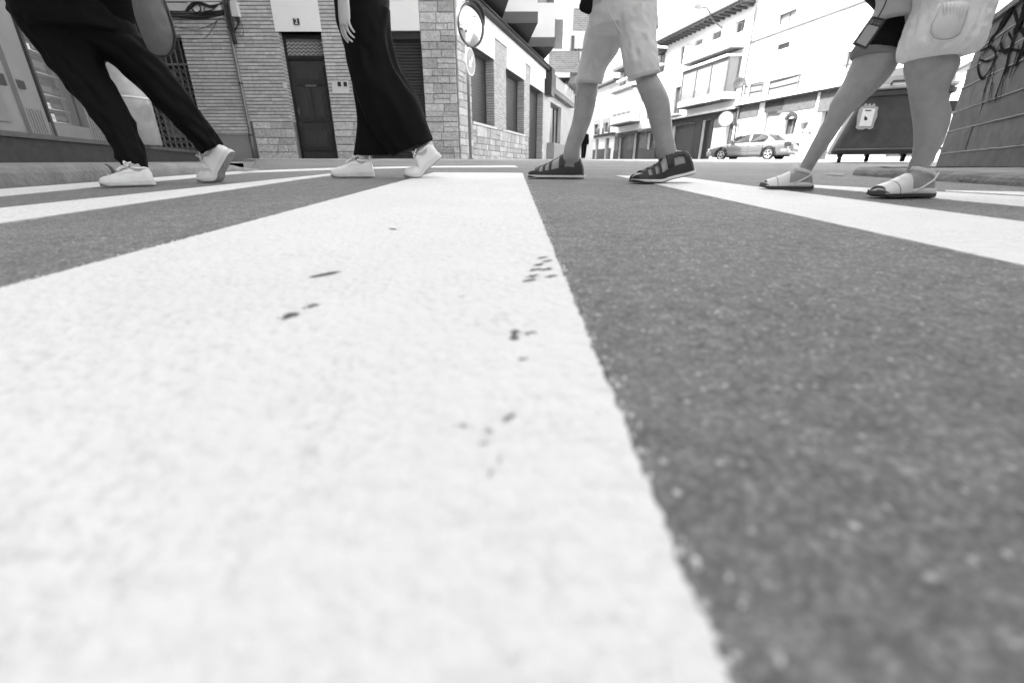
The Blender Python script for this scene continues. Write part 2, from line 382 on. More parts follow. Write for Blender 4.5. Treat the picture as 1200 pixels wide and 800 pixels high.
stripe([(262, 203.6), (300, 200.2), (400, 196.7), (500, 194.9), (603, 194.2), (607, 196.2), (500, 196.7), (400, 198.8), (300, 202.4)])

CONC = mat('kerb_stone', .27, .85, .35, 6, 1, 40, bd=.012)
CONCD = mat('worn_kerb_stone', .2, .9, .4, 6, 1, 34, bd=.015)
PAVE = mat('pavement_stone', .26, .85, .25, 3, .6, 60)
# left pavement: stays almost level with the lens while the road climbs past it
lz = lambda y: .152 + .0140 * max(y - 2, -6)
def kerb_run(mb, line, zt, zb, w=.16):
    """rounded kerb stones along a polyline (x,y); top z = zt(y)"""
    n = len(line); rings = []
    for i, p in enumerate(line):
        p = Vector(p); d = (Vector(line[min(i + 1, n - 1)]) - Vector(line[max(i - 1, 0)])).normalized(); nn = Vector((-d.y, d.x))
        z = zt(p); b = zb(p); prof = [(0, b), (.006, z - .035), (.015, z - .014), (.035, z - .002), (w, z), (w, b)]
        r = []
        for o, q in prof:
            j = .006 * noise.noise(Vector((p.x * 7, p.y * 7, o * 30))) + .003 * noise.noise(Vector((p.x * 25, p.y * 25, q * 30)))
            r.append((p.x + nn.x * (o + j), p.y + nn.y * (o + j), q + (j if q > b else 0)))
        rings.append(r)
    mb.loft(rings)
mb = MB()
L0, L1 = Vector((-2.205, 1.7)), CB.copy(); dl = (L1 - L0).normalized(); start = L0 - dl * 6
k = 0; q = 0; tot = (L1 - start).length
while q < tot - .2:
    e = min(q + .98, tot); pts = [tuple(start + dl * (q + .004 + (e - q - .008) * i / 30)) for i in range(31)]
    kerb_run(mb, pts, lambda p: lerp(lz(p.y), ground_z(p.y) + .012, ss(CB.y - .75, CB.y, p.y)), lambda p: ground_z(p.y) - .2); q += 1.0
mark(mb.build('kerb', CONC, smooth=False), kind='structure')
mb = MB()
def sheet(mb, poly, zf, step=.5):
    bm = bmesh.new(); vs = [bm.verts.new((x, y, 0)) for x, y in poly]; bm.faces.new(vs)
    x0, x1 = min(p[0] for p in poly), max(p[0] for p in poly); y0, y1 = min(p[1] for p in poly), max(p[1] for p in poly)
    q = y0 + step
    while q < y1: bmesh.ops.bisect_plane(bm, geom=bm.verts[:] + bm.edges[:] + bm.faces[:], plane_co=(0, q, 0), plane_no=(0, 1, 0)); q += step
    q = x0 + step * 2
    while q < x1: bmesh.ops.bisect_plane(bm, geom=bm.verts[:] + bm.edges[:] + bm.faces[:], plane_co=(q, 0, 0), plane_no=(1, 0, 0)); q += step * 2
    bm.verts.ensure_lookup_table()
    top = [(v.co.x, v.co.y, zf(v.co.x, v.co.y)) for v in bm.verts]; fs = [tuple(v.index for v in f.verts) for f in bm.faces]
    bm.verts.index_update(); mb.add(top, fs); bm.free()
off = Vector((-dl.y, dl.x)) * .16
e2 = (CE - CB).normalized()
sheet(mb, [tuple(start + off), tuple(L1 + off), tuple(CE), (-9, 14.2), (-13, 14.2), (-13, -4)], lambda x, y: lz(y) - .004)
# its open far edge
A, B_ = CB + off, CE; mb.quad((A.x, A.y, lz(A.y) - .004), (B_.x, B_.y, lz(B_.y) - .004), (B_.x, B_.y, lz(B_.y) - .3), (A.x, A.y, lz(A.y) - .3))
mark(mb.build('pavement', PAVE), kind='structure')
# right pavement with its rounded corner
rz = lambda y: M * y + .052
mb = MB(); cx, cy, rr = 2.40 + .3, 3.2, .3
arc = [(cx - rr * math.cos(t), cy + rr * math.sin(t)) for t in [math.pi / 2 * i / 14 for i in range(15)]]
lineR = [(2.13 + .27 * (y + 4) / 7.2, y) for y in [(-4 + 7.2 * i / 60) for i in range(60)]] + arc + [(cx + .1 * i, cy + rr + .012 * i) for i in range(1, 40)]
i = 0
while i < len(lineR) - 2:
    seg = lineR[i:i + 9]; kerb_run(mb, [tuple(Vector(a)) for a in seg][::-1], lambda p: rz(p.y), lambda p: M * p.y - .15, .15); i += 8
mark(mb.build('kerb', CONCD), kind='structure')
mb = MB(); inner = [(x + .12, y) for x, y in lineR if y < cy] + [(cx - (rr - .12) * math.cos(t), cy + (rr - .12) * math.sin(t)) for t in [math.pi / 2 * i / 10 for i in range(11)]] + [(lineR[-1][0], lineR[-1][1] - .12), (9, -4)]
sheet(mb, inner, lambda x, y: rz(y) - .004)
mark(mb.build('pavement', PAVE), kind='structure')
mb = MB(); g0 = gnd(965, 205.5); mb.add([(*gnd(966, 205)[:2], M * gnd(966, 205).y + .004), (*gnd(988, 207)[:2], M * gnd(988, 207).y + .004), (*gnd(990, 203)[:2], M * gnd(990, 203).y + .004), (*gnd(974, 202.5)[:2], M * gnd(974, 202.5).y + .004)], [(0, 1, 2, 3)])
mark(mb.build('road_patch', mat('cement', .27, .9, .3, 9, .5, 60)), kind='structure')
# slab apron in front of the stone house
mb = MB(); x = -7.5
while x < -1.4:
    w = random.uniform(.55, .8); mb.tone = random.random()
    for y in (13.1, 13.55):
        mb.hexa([(x, y, ground_z(y) - .05), (x + w - .012, y, ground_z(y) - .05), (x + w - .012, y + .438, ground_z(y) - .05), (x, y + .438, ground_z(y) - .05), (x, y, ground_z(y) + .012), (x + w - .012, y, ground_z(y) + .012), (x + w - .012, y + .438, ground_z(y + .43) + .012), (x, y + .438, ground_z(y + .43) + .012)])
    x += w
mark(mb.build('pavement', mat('slab', .3, .85, .2, 3, .5, 60, tone=.2)), kind='structure')

# ================================================================== STONE AND BRICK HOUSE
BRICK = mat('pale_brick', .52, .8, .22, 11, .8, 60, tone=.14)
MORT = mat('mortar', .19, .9, .2, 8, .4, 70)
STONE = mat('rough_granite', .49, .9, .4, 18, 1.0, 38, tone=.22, bd=.02)
JOINT = mat('stone_joint', .2, .95, .2, 8, .5, 60)
PANEL = mat('white_panel', .87, .6, .04, 2, .05, 30)
PANEL2 = mat('pale_panel', .62, .6, .05, 2, .05, 30)
GRAN = mat('smooth_granite', .24, .7, .22, 30, .2, 90)
DARKM = mat('dark_wood', .02, .3, .35, 4, .3, 40, stretch=(6, 6, 1))
DARKM2 = mat('dark_metal', .045, .4, .2, 6)
MIDM = mat('mid_metal', .2, .45, .15, 6, metal=.4)
CAB = mat('black_cable', .02, .5, .1, 5)
GLASS = mat('dark_glass', .03, .06, .1, 2, spec=.8)
LACE = mat('lace_pane', .3, .6, .6, 24)
hb = Fac((-13, 14), (-1.53, 14), 1)          # front, facing the road
X = lambda px, py: dep(px, py, 14).x + 13
Z = lambda py: dep(500, py, 14).z
corner_s = hb.L
gz = .30
house = thing('corner_house', 'stone and ribbed brick corner house with a panelled street door and roller shutters', 'house', (-5.5, 14, .39))
# openings
d0, d1 = X(326, 40), X(376.5, 40); dtop = Z(37.5)
sh0, sh1 = X(418, 37), X(492.5, 37)
gr0, gr1 = X(140, 60), X(212.5, 44); grt, grb = Z(44), Z(180)
holes = [(d0, d1, .36, dtop), (sh0, sh1, .36, Z(37)), (gr0, gr1, grb, grt)]
TOP = 9.6
mb = MB(); hb.wall(mb, 0, corner_s, gz - .3, TOP, holes, rec=.3, back=0)
# side wall along the lane
sd_ = (.306, 1); sl = Fac((-1.53, 14), (-1.53 + .306 * 13.2, 14 + 13.2), 1)
sides = {}
def srect(xa, xb, yt, yb): # opening on the side wall from pixel columns, top at column xa, bottom at xa
    return (sl.sz(xa, yt)[0], sl.sz(xb, yt)[0])
pxs = lambda x, y: sl.sz(x, y)[0]
o1 = (pxs(552, 120), pxs(579, 120)); o2 = (pxs(592.6, 110), pxs(614, 110)); o3 = (pxs(620, 130), pxs(636, 130))
zs_top = sl.sz(576, 69)[1]; zs_sill = sl.sz(553, 142.5)[1]
zfas = sl.sz(567.5, 37)[1]; zeave = sl.sz(575, 27)[1]
p1end = pxs(592.3, 110); p2end = pxs(619.5, 120); LEND = pxs(637.5, 110)
h2 = [(o1[0], o1[1] , zs_sill, zs_top), (o2[0], o2[1] , zs_sill, zs_top), (o3[0], o3[1], .35, zs_top)]
print('side', o1, o2, o3, zs_top, zs_sill, zfas, zeave, LEND, 'door', d0, d1, dtop)
sl.wall(mb, 0, LEND, gz - .3, TOP, h2, rec=.36, back=0)
# closing the solid of the house
c = [hb.pt(0, 0), sl.pt(LEND, 0), sl.pt(LEND, 0, -7), hb.pt(0, 0, -13)]
for a, b in ((1, 2), (2, 3), (3, 0)): mb.quad((c[a].x, c[a].y, 0), (c[b].x, c[b].y, 0), (c[b].x, c[b].y, TOP), (c[a].x, c[a].y, TOP))
mb.add([(c[0].x, c[0].y, TOP), (hb.pt(corner_s, 0).x, 14, TOP), (c[1].x, c[1].y, TOP), (c[2].x, c[2].y, TOP), (c[3].x, c[3].y, TOP)], [(0, 1, 2, 3, 4)])
mb.build('wall', MORT, house)
# ribbed brick skin
mb = MB(); zst = Z(143)
bh = holes + [(X(262, 30), X(320, 30), 99, 99)]
s_pipe = X(303, 190)
hb2 = [(d0 - .0, d1, 0, Z(0) + 3), (sh0, sh1, 0, 99), (gr0, gr1, grb, grt), (X(480, 60), corner_s, 0, 99), (X(150, 15), X(262, 15) - .1, Z(22), Z(3))]
ribs(mb, hb, 0, s_pipe - .02, Z(157) + .02, TOP, hb2, seed=2)
ribs(mb, hb, s_pipe - .02, sh0, zst + .02, TOP, hb2, seed=3)
# door jamb in ribbed brick
jf = Fac((hb.pt(d0, 0).x, 14.3), (hb.pt(d0, 0).x, 14), 1)
ribs(mb, jf, 0, .3, zst, dtop, seed=4)
mb.build('brick_course', BRICK, house)
mb = MB(); ashlar(mb, hb, s_pipe + .06, d0, .36, zst, holes, seed=5, hs=(.17, .24)); mb.build('stone_base', STONE, house); mb = MB(); ashlar(mb, hb, d1, sh0, .36, zst, holes, seed=6, hs=(.17, .24))
mb.build('stone_base', STONE, house); mb = MB(); ashlar(mb, jf, 0, .28, .36, zst, seed=3, hs=(.17, .24))
mb.build('stone_jamb', STONE, house)
mb = MB(); ashlar(mb, hb, sh1, corner_s - .02, .33, TOP, [], seed=11, hs=(.16, .27), ws=(.2, .55))
ashlar(mb, sl, .02, o1[0], .33, zfas + .35, [], seed=12, hs=(.16, .27)); ashlar(mb, sl, o1[0], p2end, .33, zs_sill - .07, [], seed=13, hs=(.16, .27))
mb.build('stone_corner', STONE, house)
mb = MB(); ashlar(mb, sl, o3[1], LEND, .33, zs_sill - .07, [], seed=14, hs=(.16, .27)); mb.build('stone_base', STONE, house)
mb = MB(); hb.box(mb, gr1 + .25, s_pipe - .12, gz - .2, Z(157) - .03, 0, .03); mb.build('granite_dado', GRAN, house)
mb = MB(); hb.box(mb, gr1 + .25, s_pipe - .1, Z(157) - .03, Z(157) + .02, 0, .05); mb.build('dado_ledge', CONC, house)
# lintel panels
mb = MB(); hb.box(mb, X(318.5, 10) , d1 + .02, dtop, TOP - 4, -.25, .028); mb.build('lintel_panel', PANEL, house)
mb = MB(); hb.box(mb, sh0 - .1, sh1, Z(36.5), Z(1), -.2, .03); hb.box(mb, sh0 - .1, sh1, Z(0.5), TOP - 3, -.2, .03); mb.build('lintel_panel', PANEL, house)
mb = MB(); hb.box(mb, X(170, 15), X(222, 12), Z(14), Z(4), 0, .03); mb.build('lintel_panel', PANEL2, house)
mb = MB(); hb.box(mb, X(222.3, 12), X(263, 12) - .06, Z(22), Z(3), 0, .026); hb.box(mb, X(165, 15), X(222, 12), Z(22), Z(14) - .01, 0, .026); mb.build('lintel_panel', PANEL, house)
mb = MB(); hb.box(mb, 0, s_pipe, Z(2.5), Z(0), 0, .06); mb.build('string_course', PANEL2, house)
# street number tile
def text(name, body, size, loc, rot, m, parent, ext_=.004, ax='CENTER'):
    cu = bpy.data.curves.new(name, 'FONT'); cu.body = body; cu.size = size; cu.extrude = ext_; cu.align_x = ax; cu.align_y = 'CENTER'
    t = bpy.data.objects.new('tmp', cu); S.collection.objects.link(t); bpy.context.view_layer.update()
    me = bpy.data.meshes.new_from_object(t); bpy.data.objects.remove(t)
    mx = Matrix.Translation(Vector(loc)) @ rot
    me.transform(mx); me.materials.clear(); me.materials.append(m); o = bpy.data.objects.new(name, me); S.collection.objects.link(o)
    if parent: o.parent = parent
    return o
def facrot(f): return Matrix(((f.d.x, 0, f.n.x, 0), (f.d.y, 0, f.n.y, 0), (0, 1, 0, 0), (0, 0, 0, 1)))
nx0, nx1 = X(344.5, 26), X(351.5, 26)
mb = MB(); hb.box(mb, nx0, nx1, Z(30), Z(22.5), .03, .045); t_ = mb.build('number_tile', DARKM2, house)
text('numeral', '2', .17, hb.pt((nx0 + nx1) / 2, (Z(30) + Z(22.5)) / 2, .047), facrot(hb), PANEL, t_)
# door
mb = MB(); y = 14.28; dx0, dx1 = hb.pt(d0, 0).x, hb.pt(d1, 0).x; db = .40; dt = Z(68.5)
fr = MB(); fr.box(dx0, dx0 + .07, 14.2, 14.29, db, dtop); fr.box(dx1 - .07, dx1, 14.2, 14.29, db, dtop); fr.box(dx0 + .07, dx1 - .07, 14.2, 14.29, dtop - .1, dtop); fr.box(dx0 + .07, dx1 - .07, 14.19, 14.29, dt, dt + .09)
fr.build('door_frame', DARKM, house)
door = MB(); a, b = dx0 + .07, dx1 - .07; door.box(a, b, 14.24, 14.28, db, dt); W_ = b - a; Hh = dt - db
def raised(mb, x0, x1, z0, z1, yy):
    mb.box(x0 - .03, x1 + .03, yy - .02, yy, z0 - .03, z1 + .03); mb.box(x0 - .012, x1 + .012, yy - .045, yy - .02, z0 - .012, z1 + .012)
    for k in range(3): i = .03 + .035 * k; mb.box(x0 + i, x1 - i, yy - .045 - .016 * (k + 1), yy - .045 - .016 * k, z0 + i, z1 - i)
raised(door, a + .1, b - .1, db + Hh * .77, db + Hh * .93, 14.24)
raised(door, a + .1, a + W_ * .47, db + Hh * .4, db + Hh * .72, 14.24); raised(door, a + W_ * .53, b - .1, db + Hh * .4, db + Hh * .72, 14.24)
raised(door, a + .1, b - .1, db + Hh * .1, db + Hh * .32, 14.24)
dr = door.build('street_door', mat('door_wood', .05, .32, .35, 5, .4, 30, stretch=(7, 7, 1)), house)
mb = MB(); mb.tube([(a + .07, 14.235, db + Hh * .47), (a + .07, 14.19, db + Hh * .47), (a + .07, 14.19, db + Hh * .53), (a + .07, 14.235, db + Hh * .53)], .012); mb.build('door_handle', MIDM, dr)
mb = MB(); mb.box((a + b) / 2 - .16, (a + b) / 2 + .16, 14.21, 14.24, db + Hh * .745, db + Hh * .765); mb.build('letter_slot', MIDM, dr)
mb = MB(); mb.box(a, b, 14.25, 14.26, dt + .09, dtop - .1); tw = mb.build('transom_window', mat('curtain', .16, .6, .3, 12), house)
mb = MB()
for r_ in range(4):
    zz = lerp(dt + .13, dtop - .2, r_ / 3.4); n_ = 16; mb.tube([(lerp(a, b, k / n_), 14.246, zz + (.05 if k % 2 else 0)) for k in range(n_ + 1)], .012, 4)
mb.build('lace_trim', PANEL2, tw)
mb = MB(); mb.box(dx0 - .05, dx1 + .05, 13.93, 14.3, .36, db); mb.build('doorstep', CONC, house)
# roller shutter
mb = MB(); x0, x1 = hb.pt(sh0, 0).x, hb.pt(sh1, 0).x; z = .4
while z < Z(38) - .16:
    mb.loft([[(xx, 14.2, z), (xx, 14.178, z + .02), (xx, 14.178, z + .055), (xx, 14.2, z + .072)] for xx in (x0, x1)]); z += .076
mb.box(x0, x1, 14.2, 14.22, .36, Z(38)); rs = mb.build('roller_shutter', DARKM2, house)
mb = MB(); mb.box(x0, x1, 14.05, 14.2, Z(38) - .15, Z(37)); mb.build('shutter_box', DARKM, rs)
# meter box, junction box, pipe, cables
mb = MB(); hb.box(mb, X(389.5, 100), X(409, 100), Z(110), Z(95), .02, .05); bx = mb.build('meter_box', PANEL2, house)
for q in (396.5, 403.5): mb = MB(); hb.box(mb, X(q, 100), X(q + 4, 100), Z(102), Z(96.5), .05, .056); mb.build('meter_window', GLASS, bx)
mb = MB(); hb.box(mb, X(332.5, 100), X(336, 100), Z(104), Z(97), .0, .05); mb.build('doorbell', PANEL2, house)
mb = MB(); px_ = s_pipe - .03
mb.tube([hb.pt(px_, z, .07) for z in (.34, 1.2, 2.4, 3.6, 5, 9.5)], .045, 12); pipe = mb.build('drainpipe', MIDM, house, smooth=True)
for z in (1.0, 2.3, 3.6): mb = MB(); mb.tube([hb.pt(px_, z, .07), hb.pt(px_, z + .05, .07)], .055, 12); mb.build('pipe_clamp', DARKM2, pipe)
rc = random.Random(4)
def wire(pts, r, name='cable', n=8):
    mb = MB(); P = [Vector(p) for p in pts]; out = []
    for i in range(len(P) - 1):
        p0, p1, p2, p3 = P[max(i - 1, 0)], P[i], P[i + 1], P[min(i + 2, len(P) - 1)]
        for k in range(n):
            t = k / n; out.append(.5 * ((2 * p1) + (p2 - p0) * t + (2 * p0 - 5 * p1 + 4 * p2 - p3) * t * t + (3 * p1 - p0 - 3 * p2 + p3) * t ** 3))
    out.append(P[-1]); mb.tube(out, r, 6); mb.build(name, CAB, house, smooth=True)
hp = lambda x, y, o=.06: hb.pt(X(x, y), Z(y), o)
for k in range(4): wire([hp(188, 14 + k * 1.7), hp(215, 15 + k * 1.9, .09), hp(232, 15.5 + k * 2.0), hp(250, 15 + k * 1.6, .08), hp(263, 13 + k * 1.6), hp(267, 8 + k)], .014 + .004 * (k % 2))
wire([hp(192, 19.5), hp(215, 21, .1), hp(240, 21.5), hp(263, 17)], .035)
for k in range(4): wire([hp(219 + k, 14), hp(227 + k * 2, 5 + k * .4, .08), hp(238, 4.5 + k, .1), hp(248 + k, 7.5 + k), hp(258, 6), hp(265, 3 + k)], .012)
wire([hp(228, 5), hp(226, 9, .1), hp(228, 13), hp(233, 16.5, .1), hp(237, 13), hp(235, 7), hp(231, 5)], .016)
wire([hp(241, 6), hp(243, 10, .1), hp(241, 13.5), hp(250, 13), hp(257, 7)], .01)
wire([hp(200, 30), hp(215, 34), hp(235, 35), hp(251, 29), hp(259, 23), hp(264, 23), hp(270, 31)], .007)
wire([hp(214, 46), hp(228, 47), hp(242, 45), hp(250, 36), hp(256, 26)], .006)
wire([hp(266, -8, .1), hp(268, 10, .12), hp(272, 28, .12), hp(277, 45, .12), hp(279, 53, .1)], .05)
wire([hp(270, -8, .1), hp(272, 10, .14), hp(275, 27, .14), hp(277, 40, .12)], .04)
for k in range(3): wire([hp(277 + k * 2, 21), hp(281 + k, 28, .1), hp(280 - k, 36, .12), hp(274, 37), hp(272, 30)], .013)
wire([hp(281, 22), hp(287, 34, .1), hp(288, 41, .1), hp(284, 43), hp(278, 38)], .006)
mb = MB(); hb.box(mb, X(270.5, 12), X(281.5, 12), Z(21.5), Z(3.5), .02, .14); mb.build('junction_box', PANEL2, house)
# grille window
x0, x1 = hb.pt(gr0, 0).x, hb.pt(gr1, 0).x
mb = MB(); mb.box(x0, x1, 14.27, 14.28, grb, grt); wnd = mb.build('shop_window', GLASS, house)
mb = MB(); zt2 = Z(75); nb = 11
for i in range(nb + 1): xx = lerp(x0 + .02, x1 - .02, i / nb); mb.box(xx - .014, xx + .014, 14.1, 14.13, grb, grt)
mb.box(x0, x1, 14.095, 14.135, zt2 - .02, zt2 + .03); mb.box(x0, x1, 14.095, 14.135, grb, grb + .05); mb.box(x0, x1, 14.095, 14.135, grt - .05, grt)
z = grb + .05
while z < zt2 - .15:
    for i in range(nb):
        xa, xb = lerp(x0 + .02, x1 - .02, i / nb), lerp(x0 + .02, x1 - .02, (i + 1) / nb)
        mb.tube([(xa, 14.115, z), ((xa + xb) / 2, 14.1, z + .09), (xb, 14.115, z)], .011, 4); mb.tube([(xa, 14.125, z + .18), ((xa + xb) / 2, 14.13, z + .09), (xb, 14.125, z + .18)], .011, 4)
    z += .18
mb.build('folding_grille', mat('grille_metal', .16, .5, .2, 5), wnd)
mb = MB(); mb.box(hb.pt(X(190, 150), 0).x, hb.pt(X(207, 150), 0).x, 14.2, 14.25, Z(161), Z(131)); mb.build('notice_board', mat('board', .22, .6, .15, 3), wnd)
# side wall dressing
mb = MB()
pier = [(o1[1], o2[0]), (o2[1], o3[0]), (o3[1], LEND)]
for a, b in pier:
    mb = MB(); ribs(mb, sl, a, b, zs_sill - .04, zfas + .0, pitch=.062, seed=21, fill=.76); mb.build('brick_pier', BRICK, house)
for a, h_ in ((o1[1], 0), (o2[1], 0), (o3[1], 0)):     # reveals seen from the road: the far jamb of each opening
    p = sl.pt(a, 0, 0); q = sl.pt(a, 0, -.36); jf = Fac((p.x, p.y), (q.x, q.y), -1 if True else 1)
    if jf.n.dot(-sl.d) < 0: jf.n = -jf.n
    mb = MB(); ribs(mb, jf, 0, .28, zs_sill - .04 if a != o3[1] else .4, zs_top, pitch=.078, seed=22); mb.build('brick_jamb', BRICK, house)
mb = MB()
for a, b in ((-.0, o1[1]), (o1[1] + (o2[0] - o1[1]), o2[1]), (o3[0], o3[1])):
    sl.box(mb, max(a, .02), b, zs_top, zfas + .02, -.05, .05)
    sl.box(mb, max(a, .02), b, zs_top + .002, zs_top + .05, -.36, -.05)
mb.build('lintel_panel', PANEL, house)
mb = MB(); sl.box(mb, .02, LEND, zfas + .02, zeave, -.02, .07); mb.build('fascia', PANEL, house)
mb = MB(); sl.box(mb, -.3, LEND + .1, zeave, zeave + .1, -.1, .26); sl.box(mb, -.3, LEND + .1, zeave + .1, zeave + .15, -.1, .3); mb.build('eave_gutter', mat('gutter_black', .018, .6), house)
for o_ in (o1, o2):
    mb = MB(); sl.box(mb, o_[0] - .02, o_[1] + (.1), zs_sill - .07, zs_sill, -.2, .07); mb.build('window_sill', PANEL2, house)
mb = MB(); sl.box(mb, o2[0] - .5, o2[0] - .02, zs_sill - .07, zs_sill - .01, -.0, .06); mb.build('window_sill', PANEL2, house)
for o_, zb in ((o1, zs_sill), (o2, zs_sill), (o3, .36)):
    mb = MB(); z = zb
    while z < zs_top - .02: sl.box(mb, o_[0], o_[1], z, min(z + .068, zs_top), -.34, -.3); z += .08
    sl.box(mb, o_[0], o_[1], zb, zs_top, -.38, -.34); mb.build('window_shutter' if zb > .5 else 'side_door', DARKM2, house)
settle(house)

# mirror and round sign on one pole
def pole_at(px, py, y): p = dep(px, py, y); return p
pb = dep(551.5, 185.5, 13.1)
t = thing('mirror_pole', 'thin grey pole in front of the rough stone corner carrying a round mirror', 'pole', (pb.x, pb.y, pb.z))
mb = MB(); mb.tube([(pb.x, pb.y, ground_z(13.1)), (pb.x, pb.y, 4.4)], .04, 14); mb.build('post', MIDM, t, smooth=True)
mb = MB(); mb.tube([(pb.x, pb.y, ground_z(13.1)), (pb.x, pb.y, ground_z(13.1) + .03)], .09, 14); mb.build('base_plate', MIDM, t)
settle(t)
mc = dep(551.5, 30, 12.9); ax = Vector((math.sin(R(52)), -math.cos(R(52)), -.06)).normalized()
def lathe_on(mb, c, ax, prof, seg=40):
    ax = ax.normalized(); u = ax.cross(Vector((0, 0, 1))).normalized(); v = u.cross(ax)
    mb.loft([[Vector(c) + ax * h + (u * math.cos(q) + v * math.sin(q)) * max(r, .0005) for q in [2 * math.pi * k / seg for k in range(seg)]] for r, h in prof])
t = thing('traffic_mirror', 'round convex street mirror with a dark hooded rim on the corner pole', 'mirror', mc)
Rm = .45
mb = MB(); lathe_on(mb, mc, ax, [(Rm * math.sin(a_ * .5) / math.sin(.5), .19 * (math.cos(a_ * .5) - math.cos(.5)) / (1 - math.cos(.5)) * .8) for a_ in [1 - k / 12 for k in range(13)]])
mb.build('mirror_glass', mat('mirror', .85, .03, .0, 2, metal=1), t, smooth=True)
mb = MB(); lathe_on(mb, mc, ax, [(Rm * .6, -.08), (Rm + .0, -.03), (Rm + .015, .0), (Rm + .01, .04), (Rm - .01, .04), (Rm - .01, .0), (Rm * .55, -.02)]); mb.build('rim', mat('rim_grey', .1, .4), t, smooth=True)
mb = MB(); u = ax.cross(Vector((0, 0, 1))).normalized(); v = u.cross(ax); rings = []
for k in range(21):
    q = R(10) + R(120) * k / 20; d = u * -math.cos(q) * 1 + v * math.sin(q); w = .11 * math.sin(math.pi * k / 20) + .02
    rings.append([mc + d * (Rm + .03) + ax * .0, mc + d * (Rm + .045) + ax * w, mc + d * (Rm + .055) + ax * w, mc + d * (Rm + .04) + ax * 0])
mb.loft(rings); mb.build('hood', mat('hood_black', .03, .4), t)
mb = MB(); mb.tube([mc - ax * .08, (pb.x, pb.y, mc.z)], .03); mb.build('bracket', MIDM, t)
settle(t)
sc = dep(551, 72.5, 12.92); ax = Vector((math.sin(R(73)), -math.cos(R(73)), 0))
t = thing('arrow_sign', 'round grey road sign with a white slanting arrow below the street mirror', 'road sign', sc)
mb = MB(); lathe_on(mb, sc, ax, [(.305, -.01), (.315, 0), (.315, .01), (.305, .015)]); mb.build('plate', mat('sign_white', .75, .4, .02), t)
mb = MB(); lathe_on(mb, sc, ax, [(.275, .014), (.275, .018)]); mb.build('face', mat('sign_grey', .26, .35, .05), t)
u = Vector((-ax.y, ax.x, 0)) * 1; v = Vector((0, 0, 1)); mb = MB()
def arr(pts, th=.006): 
    P = [sc + ax * .02 + u * a_ + v * b_ for a_, b_ in pts]; mb.prism(P, ax * th)
ca = lambda x, y: (.8 * (x * .707 + y * .707), .8 * (-x * .707 + y * .707))
arr([ca(*p) for p in ((-.05, .22), (.05, .22), (.05, -.06), (.13, -.06), (0, -.24), (-.13, -.06), (-.05, -.06))][::-1])
mb.build('arrow', PANEL, t); mb = MB(); mb.tube([sc - ax * .01, (pb.x, pb.y, sc.z)], .02); mb.build('bracket', MIDM, t); settle(t)

# ================================================================== SHOP ON THE LEFT
WPAINT = mat('white_render', .72, .8, .06, 1.2, .2, 40)
SHOPM = mat('shop_metal', .27, .35, .08, 3, metal=.3)
SHOPD = mat('shop_frame_dark', .05, .4, .1, 3)
MARB = mat('dark_marble', .045, .35, .45, 9, .08, 40)
MARBC = mat('marble_cap', .1, .35, .3, 9, .05, 40)
sa, sb = (-7.37, 9.3), (-7.37 + .328 * 14, 9.3 - 14)       # runs from the column towards and past the camera
sf = Fac(sa, sb, -1)
def rc(f, xl, xr, yt, yb):
    ym, xm = (yt + yb) / 2, (xl + xr) / 2; a, b = f.sz(xl, ym)[0], f.sz(xr, ym)[0]
    return (min(a, b), max(a, b), f.sz(xm, yb)[1], f.sz(xm, yt)[1])
capb, capt = .485, .545; capt = sf.sz(40, 158)[1]; capb = capt - .06
print('shop', capt, sf.n, [sf.sz(x, 150) for x in (0, 58, 103, 121, 138, 188, 235)])
s_end = sf.sz(186, 150)[0]; s_wall = sf.sz(140, 150)[0]; s_pl = sf.sz(233, 182)[0]
w0, w1 = sf.sz(104, 150)[0], sf.sz(59, 150)[0]; wb = sf.sz(75, 146)[1]
shop = thing('display_shop', 'shop front with dark marble plinth, grey metal panels and a display window of shelves', 'shop', (-6.4, 6.2, .2))
mb = MB(); hole = (w0, w1, wb, 3.3); sf.wall(mb, s_wall, 13.9, .0, 16, [hole], rec=.12, back=0)
e = -.9
cc = [sf.pt(s_wall, 0, -.0), sf.pt(13.9, 0, 0), sf.pt(13.9, 0, -12), Vector((-24, 13.6, 0)), Vector((-13.3, 13.6, 0)), sf.pt(s_wall + .3, 0, -1.2)]  # shop's unseen back and height shaped to keep sun off the street
def side_quads(mb, pts, z0, z1):
    for a, b in zip(pts[:-1], pts[1:]): mb.quad((a.x, a.y, z0), (b.x, b.y, z0), (b.x, b.y, z1), (a.x, a.y, z1))
side_quads(mb, [*cc[1:], cc[0]], 0, 16); mb.add([(p.x, p.y, 16) for p in cc], [tuple(range(len(cc)))])
mb.build('wall', mat('shop_wall', .22, .6, .1, 2, .1, 40), shop)
mb = MB(); sf.box(mb, s_pl, 13.9, .0, capb, -.5, .1); mb.build('plinth', MARB, shop)
mb = MB(); sf.box(mb, s_pl - .03, 13.9, capb, capt, -.5, .16); mb.build('plinth_cap', MARBC, shop)
